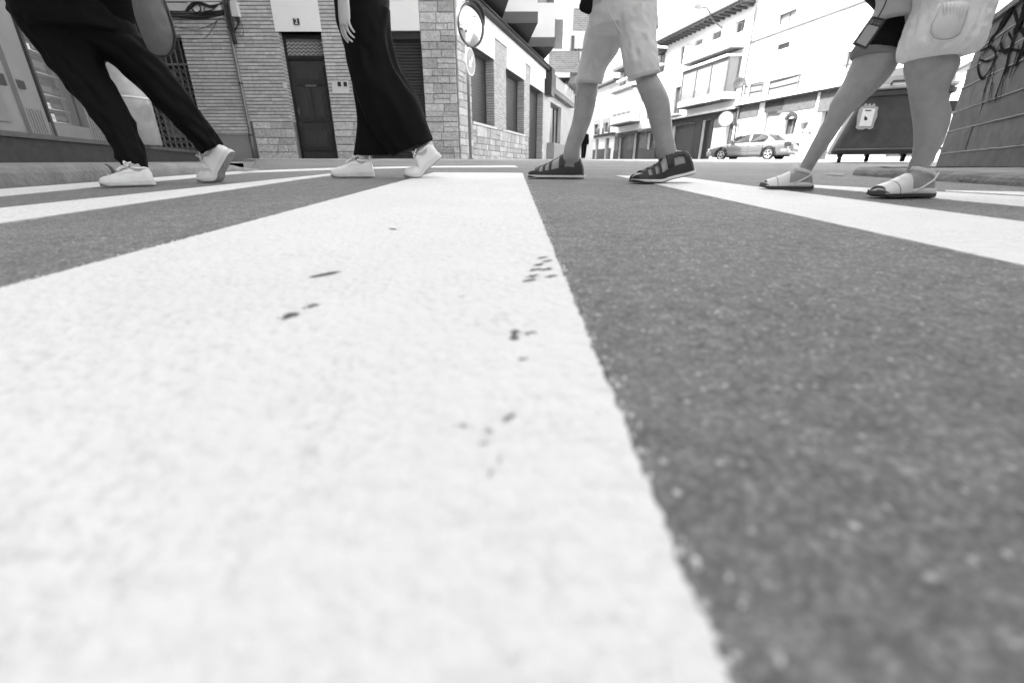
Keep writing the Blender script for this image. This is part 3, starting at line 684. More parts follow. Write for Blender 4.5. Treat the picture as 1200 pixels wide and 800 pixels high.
# display box behind the glass
mb = MB(); i0, i1 = w0 - .75, w1 + .02
f2 = Fac(tuple(sf.a - Vector((sf.n.x, sf.n.y)) * .3), tuple(sf.a - Vector((sf.n.x, sf.n.y)) * .3 + sf.d * 14), -1)
for a, b, z0, z1, q0, q1 in ((i0, i1, wb - .06, wb - .01, -1.0, -.13), (i0 - .04, i0, wb, 3.3, -1, -.13), (i1, i1 + .04, wb, 3.3, -1, -.13), (i0, i1, wb, 3.3, -1.04, -1.0)): sf.box(mb, a, b, z0, z1, q0, q1)
mb.build('display_case', mat('case', .1, .7, .1, 3), shop)
mb = MB(); sf.box(mb, w0, w1, wb, 3.3, -.1, -.09)
gm = bpy.data.materials.new('clear_glass'); gm.use_nodes = True; gb = gm.node_tree.nodes['Principled BSDF']
gb.inputs['Base Color'].default_value = (.9, .9, .9, 1); gb.inputs['Roughness'].default_value = .02; gb.inputs['Alpha'].default_value = .08
mb.build('shop_window', gm, shop)
mb = MB(); zf_ = lambda y: sf.sz(80, y)[1]
f2.box(mb, i0, f2.sz(84, 143)[0], wb + .0, f2.sz(70, 73)[1], -.05, .0); mb.build('back_panel', mat('frosted', .2, .5, .08, 3), shop)
mb = MB(); q = sf.sz(61, 150)[0]; sf.box(mb, q - .02, q + .03, capt, 3.6, -.06, .03); mb.build('window_frame', SHOPD, shop)
mb = MB(); q = sf.sz(103, 150)[0]; sf.box(mb, w0 - .02, w0 + .03, capt, 3.6, -.06, .03); mb.build('window_frame', SHOPM, shop)
mb = MB(); sf.box(mb, w0, w1, capt, wb, -.02, .02); mb.build('bottom_rail', SHOPM, shop)
# metal side panels with flutes
mb = MB(); pz = [sf.sz(54, 150)[0], sf.sz(36, 150)[0]]; k = 0
for i in range(6): a = lerp(min(pz), max(pz), i / 6); sf.box(mb, a + .005, a + .045, capt, sf.sz(35, 128)[1], .0, .025)
mb.build('fluted_panel', SHOPM, shop)
mb = MB(); pz = [sf.sz(121, 152)[0], sf.sz(105, 150)[0]]
for i in range(6): a = lerp(min(pz), max(pz), i / 6); sf.box(mb, a + .005, a + (max(pz) - min(pz)) / 6 - .02, capt, sf.sz(112, 138)[1], .0, .03)
mb.build('fluted_panel', SHOPM, shop)
mb = MB(); a = rc(sf, 14, 27, 94, 103); sf.box(mb, a[0], a[1], a[2], a[3], .002, .02); mb.build('letter_box', SHOPD, shop)
mb = MB(); q = sf.sz(33, 150)[0]; sf.box(mb, q, q + .04, capt, 3.6, 0, .05); mb.build('door_frame', SHOPM, shop)
mb = MB(); q2 = sf.sz(12, 150)[0]; sf.box(mb, q2 - .05, q2 + 1.3, capt + .12, capt + .5, .002, .018); mb.build('door_panel', mat('door_grey', .2, .4, .05, 3), shop)
mb = MB(); a = rc(sf, -20, 3, 84, 97); sf.box(mb, *a, .002, .02); mb.build('card_slot', SHOPD, shop)
# shelves
shelf_mat = mat('glass_edge', .6, .2, .05, 3)
f2 = Fac(tuple(sf.a - Vector((sf.n.x, sf.n.y)) * .3), tuple(sf.a - Vector((sf.n.x, sf.n.y)) * .3 + sf.d * 14), -1)
levels = [(17, 28), (34, 58), (41, 84), (54, 111), (62, 128), (72, 144)]; zl = []
for i, (px, py) in enumerate(levels):
    z = f2.sz(px, py)[1]; zl.append(z); mb = MB(); sf.box(mb, f2.sz(84, 143)[0] + .01, w1 - .02, z - .012, z, -.75, -.27); mb.build('shelf', shelf_mat, shop)
settle(shop)
WB, DB = mat('white_box', .85, .5, .05), mat('dark_box', .06, .5, .3, 9)
gi = 0
def pack(xl, xr, yt, yb, m, label, grp, nm='package'):
    dxx = (160 - (yt + yb) / 2) * .085; xl += dxx; xr += dxx
    a = rc(f2, xl, xr, yt, yb); z0 = min(zl, key=lambda q: abs(q - a[2])); mb = MB(); hh = max(a[3] - a[2], .05); mid = (a[0] + a[1]) / 2
    f2.box(mb, a[0], a[1], z0 + .001, z0 + hh, -.22, -.02); o = mb.build(nm, m); f2.box(mb2 := MB(), a[0] + .015, a[1] - .015, z0 + hh * .3, z0 + hh * .75, -.02, -.016)
    mb2.build('wrapper_band', MIDM if m is DB else PANEL2, o); mark(o, label, 'package', grp)
SH_ = ('topmost visible', 'second', 'third', 'fourth', 'fifth', 'lowest')
for a, lb in zip(((12, 17, 42, 52), (17, 28, 52, 59), (23, 31, 64, 78), (48, 58, 120, 127), (55, 65, 134, 143)),
        ('small white carton near the dark frame on the second glass shelf of the shop window', 'wider white carton beside the small one on the second glass shelf of the shop window', 'tall white carton on the third glass shelf of the shop window', 'flat white carton on the fifth glass shelf of the shop window', 'square white carton on the lowest glass shelf of the shop window')): pack(*a, WB, lb, 'white cartons in the shop window')
for a, lb in zip(((15, 25, 17, 27), (28, 41, 46, 58), (32, 46, 66, 84), (46, 58, 98, 111), (58, 66, 101, 112), (62, 71, 120, 129), (66, 78, 136, 145), (33, 40, 49, 60)),
        ('dark packet alone on the topmost glass shelf of the shop window', 'wide dark packet behind the white cartons on the second glass shelf', 'tall dark packet on the third glass shelf of the shop window', 'broad dark packet on the fourth glass shelf, nearer the door panel', 'narrow dark packet on the fourth glass shelf, farther from the door panel', 'dark packet right of the flat white carton on the fifth glass shelf', 'dark packet right of the square white carton on the lowest shelf', 'narrow dark packet at the middle of the second glass shelf')): pack(*a, DB, lb, 'dark packets in the shop window')
# round column at the shop's end
cA, cB = sf.sz(140, 150)[0], sf.sz(187, 165)[0]; cr = .36
cp = dep(164, 170, 9.3); col = thing('shop_column', 'pale round column at the far end of the shop window with a thin collar', 'column', (cp.x, cp.y, capt))
COLM = mat('column_render', .42, .8, .18, 8, .3, 60)
mb = MB(); mb.tube([(cp.x, cp.y, capt), (cp.x, cp.y, 1.5), (cp.x, cp.y, 15.9)], cr, 40); mb.build('shaft', COLM, col, smooth=True)
zc_ = dep(160, 117, cp.y)[2]; mb = MB(); mb.tube([(cp.x, cp.y, zc_), (cp.x, cp.y, zc_ + .035)], cr + .015, 40); mb.build('collar', PANEL2, col, smooth=True)
bx_ = dep(178, 122, cp.y - cr); mb = MB(); mb.box(bx_.x - .02, bx_.x + .1, cp.y - cr * .5, cp.y - cr * .5 + .3, bx_.z - .1, bx_.z + .08); mb.build('switch_box', PANEL2, col)
settle(col)

# ================================================================== APARTMENTS ABOVE THE LANE
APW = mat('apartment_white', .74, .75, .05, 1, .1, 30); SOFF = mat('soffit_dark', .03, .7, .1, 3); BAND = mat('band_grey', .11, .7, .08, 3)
ABR = brick_mat('apartment_brick', .3, .42, .26, .09, 1.4); DGR = mat('grey_cladding', .13, .7, .08, 3)
ap = thing('lane_apartments', 'modern apartment block with white triangular bays on dark soffits above the lane', 'apartment block', (0, 20, 4.7))
def triangle_bay(cpx, y_c, fx0, fx1, y_f, band_h, face_h, zs=None, parent=ap, fm=APW, drop=0):
    """C = far apex on the wall line, front face spans from the wall out over the lane at constant depth"""
    zs = zs or 4.76
    C_ = hz(cpx, y_c, zs); A = hz(fx0, y_f, zs); B = hz(fx1, y_f, zs); B.y = A.y = (A.y + B.y) / 2
    def pr_(z0, z1, g): 
        P = [(A.x - g, A.y - g, z0), (B.x + g, B.y - g, z0), (C_.x, C_.y + g, z0)]; m = MB(); m.prism(P, (0, 0, z1 - z0)); return m
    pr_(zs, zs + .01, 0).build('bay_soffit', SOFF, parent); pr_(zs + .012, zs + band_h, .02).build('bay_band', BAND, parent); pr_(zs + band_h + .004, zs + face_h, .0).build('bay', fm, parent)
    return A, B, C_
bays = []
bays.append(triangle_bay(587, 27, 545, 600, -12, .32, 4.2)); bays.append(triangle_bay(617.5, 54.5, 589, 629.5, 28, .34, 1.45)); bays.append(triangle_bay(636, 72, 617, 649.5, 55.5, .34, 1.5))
# upper wall set back behind the bays
mb = MB(); sl.wall(mb, -6, 11.6, 4.98, 5.0, (), back=4, o=-.02); mb2 = MB()
mb = MB(); a0 = [sl.pt(-.2, 0, -.05), sl.pt(11.6, 0, -.05), sl.pt(11.6, 0, -5), sl.pt(-.2, 0, -5)]
mb.hexa([(p.x, p.y, 9.0) for p in a0] + [(p.x, p.y, 16) for p in a0]); mb.build('upper_wall', APW, ap)
settle(ap)
# second block, further down the lane
ap2 = thing('brick_apartments', 'brick and white rendered apartment block with stepped balconies further down the lane', 'apartment block', (4, 27, 4.4))
def px_block(x0, x1, yt, yb, y, th, m, name, holes=(), parent=ap2):
    """frontal volume at distance y, its picture outline given at its front face"""
    a = dep(x0, (yt + yb) / 2, y).x; b = dep(x1, (yt + yb) / 2, y).x; z0 = dep(600, yb, y).z; z1 = dep(600, yt, y).z
    m_ = MB(); m_.box(a, b, y, y + th, z0, z1); return m_.build(name, m, parent)
E1 = 27.5
px_block(643, 678, 60, 85, E1, 4, ABR, 'brick_balcony'); px_block(642.5, 668, 85, 91, E1 - .05, 4.1, APW, 'balcony_band')
px_block(642, 668, 57.5, 60, E1 - .06, 4, APW, 'balcony_coping')
px_block(650, 662, 23, 57.5, E1 + 1.2, 3, DGR, 'cladding'); px_block(644, 650, 28, 57.5, E1 + 1.5, 3, APW, 'render_wall')
px_block(662, 700, -60, 57.5, E1 + .9, 6, APW, 'render_wall'); px_block(628, 662, -60, 23, E1 + 1.6, 6, APW, 'render_wall')
px_block(669.5, 673, 42, 60, E1 + .84, .3, GLASS, 'window'); px_block(676.5, 679, 57, 75, E1 + .8, .3, GLASS, 'window')
px_block(668, 700, 60, 74, E1 + .86, 4, APW, 'render_wall'); px_block(668, 700, 74, 98, E1 + .8, 4, ABR, 'brick_balcony'); px_block(666, 700, 74, 76.5, E1 + .7, 4, APW, 'balcony_coping')
px_block(672, 700, 10, 36, E1 + .88, 4, ABR, 'brick_panel'); 
px_block(629.5, 638, -3, 20, E1 + 1.55, .2, APW, 'window_frame'); px_block(630.5, 637, 1, 17, E1 + 1.5, .2, GLASS, 'window'); px_block(638, 642, -20, 22, E1 + .2, .5, DGR, 'post'); px_block(625, 650, -4, 0, E1 + .2, .5, DGR, 'beam'); px_block(630, 652, 22, 24.5, E1 + .2, .8, DGR, 'beam')
zq = dep(600, 91, E1 - .05).z
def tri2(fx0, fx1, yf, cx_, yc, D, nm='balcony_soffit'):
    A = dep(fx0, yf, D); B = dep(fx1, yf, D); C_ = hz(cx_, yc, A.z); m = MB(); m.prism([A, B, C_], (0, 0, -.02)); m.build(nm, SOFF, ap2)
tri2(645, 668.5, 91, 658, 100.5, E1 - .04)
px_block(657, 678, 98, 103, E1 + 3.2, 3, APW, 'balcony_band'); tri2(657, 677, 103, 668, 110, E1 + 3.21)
px_block(668, 684, 103, 125, E1 + 5.2, 3, APW, 'render_wall'); px_block(668, 676, 112, 135, E1 + 5, .5, DGR, 'sign_box')
settle(ap2)
# shop in the lane
ls = thing('lane_shop', 'low lane shop with a long sign board over tall windows and a pale wall', 'shop', (2.2, 26, .55))
mb = MB(); q0, q1 = LEND + .02, sl.sz(672, 140)[0]; wA, wB = sl.sz(644.5, 140)[0], sl.sz(657.5, 140)[0]; wt = sl.sz(650, 122)[1]
sl.wall(mb, q0, q1 + 4, .2, 4.42, [(wA, wB, .9, wt)], rec=.3, back=5); mb.build('wall', mat('lane_render', .5, .8, .12, 2, .2, 40), ls)
mb = MB(); sl.box(mb, wA, wB, .9, wt, -.3, -.27); gw = mb.build('window', mat('curtained_glass', .3, .2, .25, 3, stretch=(4, 4, .3)), ls)
mb = MB(); 
for q in (wA + .05, lerp(wA, wB, .68), wB - .06): sl.box(mb, q - .06, q + .06, .9, wt, -.27, -.2)
sl.box(mb, wA, wB, wt - .1, wt, -.27, -.19); mb.build('window_frame', DARKM2, gw)
zb0, zb1 = sl.sz(643, 107)[1], 4.45; sgs, sge = sl.sz(642.5, 100)[0], sl.sz(668, 115)[0]
mb = MB(); sl.box(mb, sgs, sge, zb0 - .1, zb1, .02, .3); sg = mb.build('sign_board', DARKM2, ls)
mb = MB(); sl.box(mb, sgs + .3, sge - .15, zb0 + .12, zb1 - .06, .3, .32); mb.build('sign_face', mat('sign_pale', .42, .5, .08, 3), sg)
mb = MB(); q = lerp(sgs, sge, .45); rr_ = random.Random(3)
for k in range(8):
    w = .22; zz0 = zb0 + .3; sl.box(mb, q, q + w * .25, zz0, zz0 + .42, .32, .33); sl.box(mb, q + w * .25, q + w, zz0 + rr_.choice((0, .18, .36)), zz0 + rr_.choice((.4, .42)), .32, .328); q += .36
mb.build('sign_lettering', PANEL, sg)
mb = MB(); sl.box(mb, sl.sz(638, 110)[0], sl.sz(641.5, 110)[0], zb0 - .3, 4.6, 0, .35); mb.build('side_board', DARKM2, ls)
mb = MB(); sl.box(mb, sl.sz(640.5, 176)[0], sl.sz(657, 176)[0], .4, sl.sz(648, 169)[1], .02, .4); mb.build('base_cabinet', mat('cabinet_grey', .3, .6), ls)
settle(ls)

# ================================================================== SUNLIT SIDE OF THE STREET
rA, rB = hz(960, 105, 4.14), hz(786, 138, 4.14)
rf = Fac((rA.x, rA.y), (rB.x, rB.y), -1)
if rf.n.x > 0: rf.n = -rf.n
SW = mat('sunny_render', .82, .85, .05, 1, .15, 20); SG = mat('street_stone', .10, .9, .3, 5, .6, 15); SG2 = mat('street_dark_stone', .045, .9, .35, 4, .6, 15)
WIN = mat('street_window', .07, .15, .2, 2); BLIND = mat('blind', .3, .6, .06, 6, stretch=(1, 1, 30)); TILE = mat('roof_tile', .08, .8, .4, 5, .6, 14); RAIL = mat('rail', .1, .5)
FRM = mat('sun_frame', .18, .6, .05, 3)
def fpart(par, name, m, r, o0, o1, f=rf):
    mb = MB(); f.box(mb, *r, o0, o1); return mb.build(name, m, par)
def window(par, r, f=rf, rec=.22, glass=WIN, name='window', split=1, frame=FRM):
    w = fpart(par, name, glass, r, -rec - .02, -rec, f); mb = MB(); t = .05
    f.box(mb, r[0], r[0] + t, r[2], r[3], -rec, -rec + .05); f.box(mb, r[1] - t, r[1], r[2], r[3], -rec, -rec + .05); f.box(mb, r[0] + t, r[1] - t, r[3] - t, r[3], -rec, -rec + .05); f.box(mb, r[0] + t, r[1] - t, r[2], r[2] + t, -rec, -rec + .05)
    for k in range(1, split + 1): q = lerp(r[0], r[1], k / (split + 1)); f.box(mb, q - .03, q + .03, r[2] + t, r[3] - t, -rec, -rec + .05)
    mb.build('frame', frame, w); return w
def balcony(par, s0, s1, z, dep_=.5, h=.95, m=RAIL, slab=SW):
    fl = fpart(par, 'balcony', slab, (s0, s1, z - .12, z), .0, dep_); mb = MB(); P = lambda s, zz, o: rf.pt(s, zz, o)
    for k in (.04, h): mb.tube([P(s0, z + k, .02), P(s0, z + k, dep_ - .03), P(s1, z + k, dep_ - .03), P(s1, z + k, .02)], .018, 5)
    n = int((s1 - s0) / .14)
    for i in range(n + 1): q = lerp(s0, s1, i / n); mb.tube([P(q, z, dep_ - .03), P(q, z + h, dep_ - .03)], .009, 4)
    mb.build('railing', m, fl); return fl
# --- long white building (nearest)
b1_0, b1_1 = -16, 6.3
r1 = thing('white_building', 'long white sunlit building with a thin ledge and a stone strip above its ground floor', 'building', (17, 27, .6))
H1 = [rc(rf, 908, 925, 50, 58), rc(rf, 892, 910, 131, 187), rc(rf, 919, 932, 139, 158), rc(rf, 958, 975, 122, 187), rc(rf, 912, 932, 14, 27), (-10, -8.6, 1, 3), (-6, -4.6, .6, 3.2), rc(rf, 990, 1003, 60, 80)]
H1[0] = (H1[0][0], H1[0][1], H1[0][2], H1[0][3])
mb = MB(); rf.wall(mb, b1_0, b1_1, .2, 14, H1, rec=.3, back=9); mb.build('wall', SW, r1)
zt_, zb_ = 3.95, 3.55
for xa, xb in ((868, 890), (913, 955)): a = rc(rf, xa, xb, 120, 130); fpart(r1, 'stone_strip', SG, (a[0], a[1], 3.25, 3.99), .004, .05)
a = H1[1]; fpart(r1, 'stone_strip', SG2, (a[0] - .1, a[1] + .1, a[3] - .02, 3.99), .004, .06)
fpart(r1, 'stone_strip', SG, (-2.6, rf.sz(957, 120)[0] - .2, 3.0, 3.99), .004, .05)
fpart(r1, 'ledge', SW, (b1_0, b1_1, 4.05, 4.18), .0, .42); fpart(r1, 'ledge_shade_strip', TILE, (b1_0, b1_1, 3.995, 4.048), .0, .34); mb = MB(); rf.box(mb, b1_0, b1_1, 7.66, 7.76, 0, .1); mb.build('string_course', FRM, r1)  # thin dark strip stands in for the shade beneath the ledge
fpart(r1, 'slit_window', WIN, H1[0], -.3, -.28); fpart(r1, 'roller_shutter', BLIND, H1[1], -.2, -.18)
w = window(r1, H1[2], split=1); a = H1[2]; mb = MB(); cxs = (a[0] + a[1]) / 2; rw_ = (a[1] - a[0]) / 2 + .05
mb.loft([[rf.pt(cxs + q * math.cos(t), a[3] - .05 + q * .8 * math.sin(t), o) for t in [math.pi * k / 14 for k in range(15)]] for q, o in ((rw_, .0), (rw_, .09), (rw_ * .55, .09), (rw_ * .55, 0))], caps=False); mb.build('window_arch', SG2, w)
fpart(r1, 'side_door', WIN, H1[3], -.3, -.26); window(r1, H1[4], glass=BLIND); window(r1, H1[5]); window(r1, H1[6]); window(r1, H1[7], glass=BLIND)
for xa, xb, ya, yb in ((880, 893, 98, 112), (903, 935, 92, 108)):
    a = rc(rf, xa, xb, ya, yb); fpart(r1, 'wall_panel', FRM, a, .002, .03)
mb = MB(); p = rf.sz(949, 156); q = rf.pt(p[0], p[1], .0); nn = Vector((rf.n.x, rf.n.y, 0)); mb.tube([q, q + nn * .5, q + nn * .5 + Vector((0, 0, .25))], .04, 6); br_ = mb.build('wall_lamp', DARKM2, r1)
mb = MB(); mb.tube([q + nn * .5 + Vector((0, 0, .2)), q + nn * .5 + Vector((0, 0, .5)), q + nn * .5 + Vector((0, 0, .7))], [.12, .22, .04], 10); mb.build('lantern', FRM, br_)
fpart(r1, 'roof', TILE, (b1_0, b1_1, 14, 14.2), -9, .7)
mb = MB(); mb.tube([rf.pt(6.1, z, .12) for z in (.6, 4, 9, 13.9)], .06, 8); mb.build('downpipe', mat('pipe_grey', .15, .6), r1)
for zc_1, sg_1 in ((5.15, .12), (4.75, .05)):
    mb = MB(); mb.tube([rf.pt(s_1, zc_1 - sg_1 * math.sin(math.pi * ((s_1 + 9) % 5) / 5), .05) for s_1 in [-9 + .5 * i for i in range(31)]], .022, 5); mb.build('facade_cable', CAB, r1)
for xa, xb, ya, yb in ((880, 893, 98, 112), (903, 935, 92, 108)):
    a = rc(rf, xa, xb, ya, yb); mb = MB()
    for q in ((a[0], a[1], a[3], a[3] + .05), (a[0], a[1], a[2] - .05, a[2]), (a[0] - .05, a[0], a[2] - .05, a[3] + .05), (a[1], a[1] + .05, a[2] - .05, a[3] + .05)): rf.box(mb, *q, .002, .07)
    mb.build('panel_frame', mat('pipe_grey', .15), r1)
settle(r1)
# --- building with the glazed bay
b2_0, b2_1 = 6.32, 16.6
r2 = thing('bay_building', 'sunlit old building with a big glazed bay, tiled eaves and a dark stone ground floor', 'building', (14.5, 38, .8))
G2 = [rc(rf, 787, 812, 146, 186.5), rc(rf, 821, 831, 141, 186.5), (6.5, 7.3, 1.6, 3.1)]
bal = rc(rf, 789.5, 798, 102, 134); T2 = [rc(rf, 797, 801, 55, 76), rc(rf, 834, 845, 37, 46), rc(rf, 862, 872, 24, 38), rc(rf, 814, 823, 47, 53)]
H2 = G2 + [bal] + T2
eave_z = 9.85
gf = 3.86
mb = MB(); rf.wall(mb, b2_0, b2_1, .2, eave_z, H2, rec=.3, back=9); mb.build('wall', SW, r2)
mb = MB(); 
def strip_wall(mb, s0, s1, z0, z1, holes, o0, o1):
    ss = sorted({s0, s1, *[h[0] for h in holes if s0 < h[0] < s1], *[h[1] for h in holes if s0 < h[1] < s1]}); zs = sorted({z0, z1, *[h[3] for h in holes if z0 < h[3] < z1], *[h[2] for h in holes if z0 < h[2] < z1]})
    for i in range(len(ss) - 1):
        for j in range(len(zs) - 1):
            c1, c2 = (ss[i] + ss[i + 1]) / 2, (zs[j] + zs[j + 1]) / 2
            if any(h[0] < c1 < h[1] and h[2] < c2 < h[3] for h in holes): continue
            rf.box(mb, ss[i], ss[i + 1], zs[j], zs[j + 1], o0, o1)
strip_wall(mb, rf.sz(836, 150)[0], b2_1 - .01, .3, gf, G2, .004, .08); mb.build('stone_ground_floor', SG2, r2)
mb = MB(); strip_wall(mb, b2_0 + .01, rf.sz(836, 150)[0] - .02, 2.9, gf, G2, .004, .08); mb.build('dark_lintel', SG2, r2)
fpart(r2, 'garage_door', mat('garage_door', .05, .5, .3, 3, stretch=(3, 3, .5)), G2[0], -.28, -.22); fpart(r2, 'street_door', DARKM, G2[1], -.28, -.22); fpart(r2, 'ground_window', WIN, G2[2], -.3, -.28)
fpart(r2, 'ledge', SW, (b2_0, b2_1, gf + .06, gf + .2), 0, .3); fpart(r2, 'ledge_shade_strip', TILE, (b2_0, b2_1, gf + .003, gf + .058), 0, .22)  # dark strip added for the shadow under this ledge
window(r2, bal, split=1); balcony(r2, bal[0] - .5, bal[1] + .5, bal[2], m=RAIL)
for t in T2: window(r2, t)
# glazed bay: canted ends
bs0, bs1 = rf.sz(866, 90)[0], rf.sz(808, 100)[0]; bz0, bz1 = 4.55, 7.05; bo = .85; cant = .5
def canted(mb, s0, s1, z0, z1, o, cn): P = [rf.pt(s0, z0, 0), rf.pt(s0 + cn * .4, z0, o), rf.pt(s1 - cn * .4, z0, o), rf.pt(s1, z0, 0)]; mb.prism(P, (0, 0, z1 - z0))
mb = MB(); canted(mb, bs0, bs1, bz0, bz0 + .45, bo + .12, cant); bay = mb.build('bay_base', SW, r2)
mb = MB(); canted(mb, bs0 - .03, bs1 + .03, bz0 - .06, bz0 - .002, bo + .16, cant); mb.build('bay_soffit', TILE, bay)  # dark slab puts the bay's underside shade into colour
mb = MB(); canted(mb, bs0 + .06, bs1 - .06, bz0 + .45, bz1, bo - .06, cant); gl = mb.build('bay_glazing', BLIND, r2)
mb = MB()
for q in [bs0 + .25] + [lerp(bs0 + .25, bs1 - .25, k / 3) for k in (1, 2)] + [bs1 - .25]: rf.box(mb, q - .07, q + .07, bz0 + .45, bz1, bo - .1, bo)
rf.box(mb, bs0 + .05, bs0 + .17, bz0 + .45, bz1, -.01, .12); rf.box(mb, bs0 + .25, bs1 - .25, bz1 - .12, bz1, bo - .1, bo + .01); mb.build('bay_frame', mat('bay_frame', .14, .5), gl)
mb = MB(); canted(mb, bs0 - .06, bs1 + .06, bz1 + .002, bz1 + .14, bo + .16, cant); mb.build('bay_cornice', SW, r2)
mb = MB(); canted(mb, bs0, bs1, 8.0 - .45, 8.0, bo + .1, cant); t = mb.build('upper_balcony', SW, r2); mb = MB(); canted(mb, bs0 - .04, bs1 + .04, 8.0 - .52, 8.0 - .452, bo + .14, cant); mb.build('balcony_soffit', TILE, t)  # dark slab added in place of shade below the balcony
mb = MB(); P = lambda s, zz, o: rf.pt(s, zz, o)
for k in (.08, .9): mb.tube([P(bs0, 8 + k, .02), P(bs0 + .2, 8 + k, bo), P(bs1 - .2, 8 + k, bo), P(bs1, 8 + k, .02)], .02, 5)
for i in range(40): q = lerp(bs0 + .2, bs1 - .2, i / 39); mb.tube([P(q, 8, bo), P(q, 8.9, bo)], .01, 4)
mb.build('railing', FRM, t)
mb = MB(); 
for i in range(30): q = lerp(bs0 + .25, bs1 - .25, i / 29); mb.tube([P(q - .08, bz0 + .5, bo + .08), P(q, bz0 + .95, bo + .12), P(q + .08, bz0 + .5, bo + .08)], .014, 4)
mb.build('bay_railing', FRM, bay)
# eaves with tiles and rafters
mb = MB(); rf.box(mb, b2_0, b2_1 + .3, eave_z, eave_z + .1, -9, 1.0); rfp = mb.build('roof', TILE, r2)
mb = MB(); q = b2_0 + .1
while q < b2_1 + .3:
    rings = []
    for o in (1.14, .2, -2): rings.append([rf.pt(q + .11 * math.cos(t), eave_z + .12 + .09 * math.sin(t) + (1.0 - o) * .3, o) for t in [math.pi * k / 6 for k in range(7)]])
    mb.loft(rings); q += .26
mb.build('roof_tiles', TILE, rfp)
mb = MB(); q = b2_0 + .2
while q < b2_1: rf.box(mb, q, q + .12, eave_z - .14, eave_z - .002, -.1, .85); q += .55
mb.build('rafters', mat('rafter', .08, .8), rfp)
settle(r2)
# --- gallery building
b3_0, b3_1 = 16.62, 25.4
r3 = thing('gallery_building', 'narrow sunlit building with an enclosed white gallery over dark doorways', 'building', (12.3, 48, 1))
G3 = [rc(rf, 725, 735.5, 160, 186.3), rc(rf, 742.6, 749.5, 155, 186.3), rc(rf, 759, 766, 156, 175), rc(rf, 772, 777, 150, 186)]
T3 = [rc(rf, 726, 734, 78, 100), rc(rf, 758, 765, 100, 140), rc(rf, 772, 779, 60, 85)]
mb = MB(); rf.wall(mb, b3_0, b3_1, .4, 9.3, G3 + T3, rec=.3, back=9); mb.build('wall', SW, r3)
mb = MB(); strip_wall(mb, b3_0 + .01, b3_1 - .01, .6, 3.3, G3, .004, .06); mb.build('stone_ground_floor', mat('mid_stone', .15, .9, .4, 3, .4, 12), r3)
mb = MB(); strip_wall(mb, b3_0 + .01, b3_1 - .01, .6, 1.9, G3, .062, .1); mb.build('dado', SG, r3)
for g_, n_ in zip(G3, ('garage_door', 'street_door', 'ground_window', 'side_door')): fpart(r3, n_, DARKM2, g_, -.28, -.24)
for t in T3: window(r3, t, glass=BLIND)
q0, q1 = rf.sz(750, 130)[0], rf.sz(727, 130)[0]; mb = MB(); rf.box(mb, q0, q1, 4.35, 7.2, 0, .9); gl = mb.build('gallery', SW, r3)
mb = MB()
for i in range(4):
    a, b = lerp(q0 + .15, q1 - .1, i / 4) + .08, lerp(q0 + .15, q1 - .1, (i + 1) / 4) - .08; rf.box(mb, a, b, 5.1, 6.6, .9, .92)
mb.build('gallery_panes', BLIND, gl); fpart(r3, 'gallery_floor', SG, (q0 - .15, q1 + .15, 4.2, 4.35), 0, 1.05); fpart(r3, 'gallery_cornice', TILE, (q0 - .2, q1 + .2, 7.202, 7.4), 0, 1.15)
fpart(r3, 'ledge', SG, (b3_0, b3_1, 3.35, 3.55), .0, .35); fpart(r3, 'ledge', SW, (b3_0, b3_1, 8.35, 8.5), 0, .4); fpart(r3, 'roof', TILE, (b3_0, b3_1, 9.3, 9.55), -9, .9)
settle(r3)
# --- far building
b4_0, b4_1 = 25.42, 46
r4 = thing('far_street_building', 'distant pale building at the bend with framed windows over narrow doors', 'building', (9.7, 58, 1.2))
G4 = [rc(rf, 697.5, 701, 163, 186.2), rc(rf, 708.5, 713.5, 162, 186.2), rc(rf, 687, 691, 168, 186)]
U4 = [rc(rf, 695.5, 701, 146, 158), rc(rf, 708, 713, 144, 155)]
mb = MB(); rf.wall(mb, b4_0, b4_1, .6, 8.6, G4 + U4, rec=.3, back=9); mb.build('wall', SW, r4)
mb = MB(); strip_wall(mb, rf.sz(716, 170)[0], b4_1 - .01, .8, 2.2, G4, .004, .06); mb.build('dado', SG, r4)
for g_ in G4: fpart(r4, 'street_door', mat('worn_door', .22, .7, .2, 3), g_, -.28, -.24)
for u_ in U4: fpart(r4, 'window_surround', mat('mid_stone', .34), (u_[0] - .55, u_[1] + .55, u_[2] - .2, u_[3] + .5), .003, .05) if False else None; 
for u_ in U4:
    window(r4, u_, glass=WIN)
    mb = MB()
    for a in ((u_[0] - .5, u_[0], u_[2] - .1, u_[3] + .5), (u_[1], u_[1] + .5, u_[2] - .1, u_[3] + .5), (u_[0], u_[1], u_[3], u_[3] + .5)): rf.box(mb, *a, .003, .06)
    mb.build('window_surround', mat('mid_stone', .34), r4)
fpart(r4, 'ledge', SG2, (b4_0, b4_1, 3.5, 3.72), 0, .4); fpart(r4, 'roof', TILE, (b4_0, b4_1, 8.6, 8.8), -9, .7)
settle(r4)
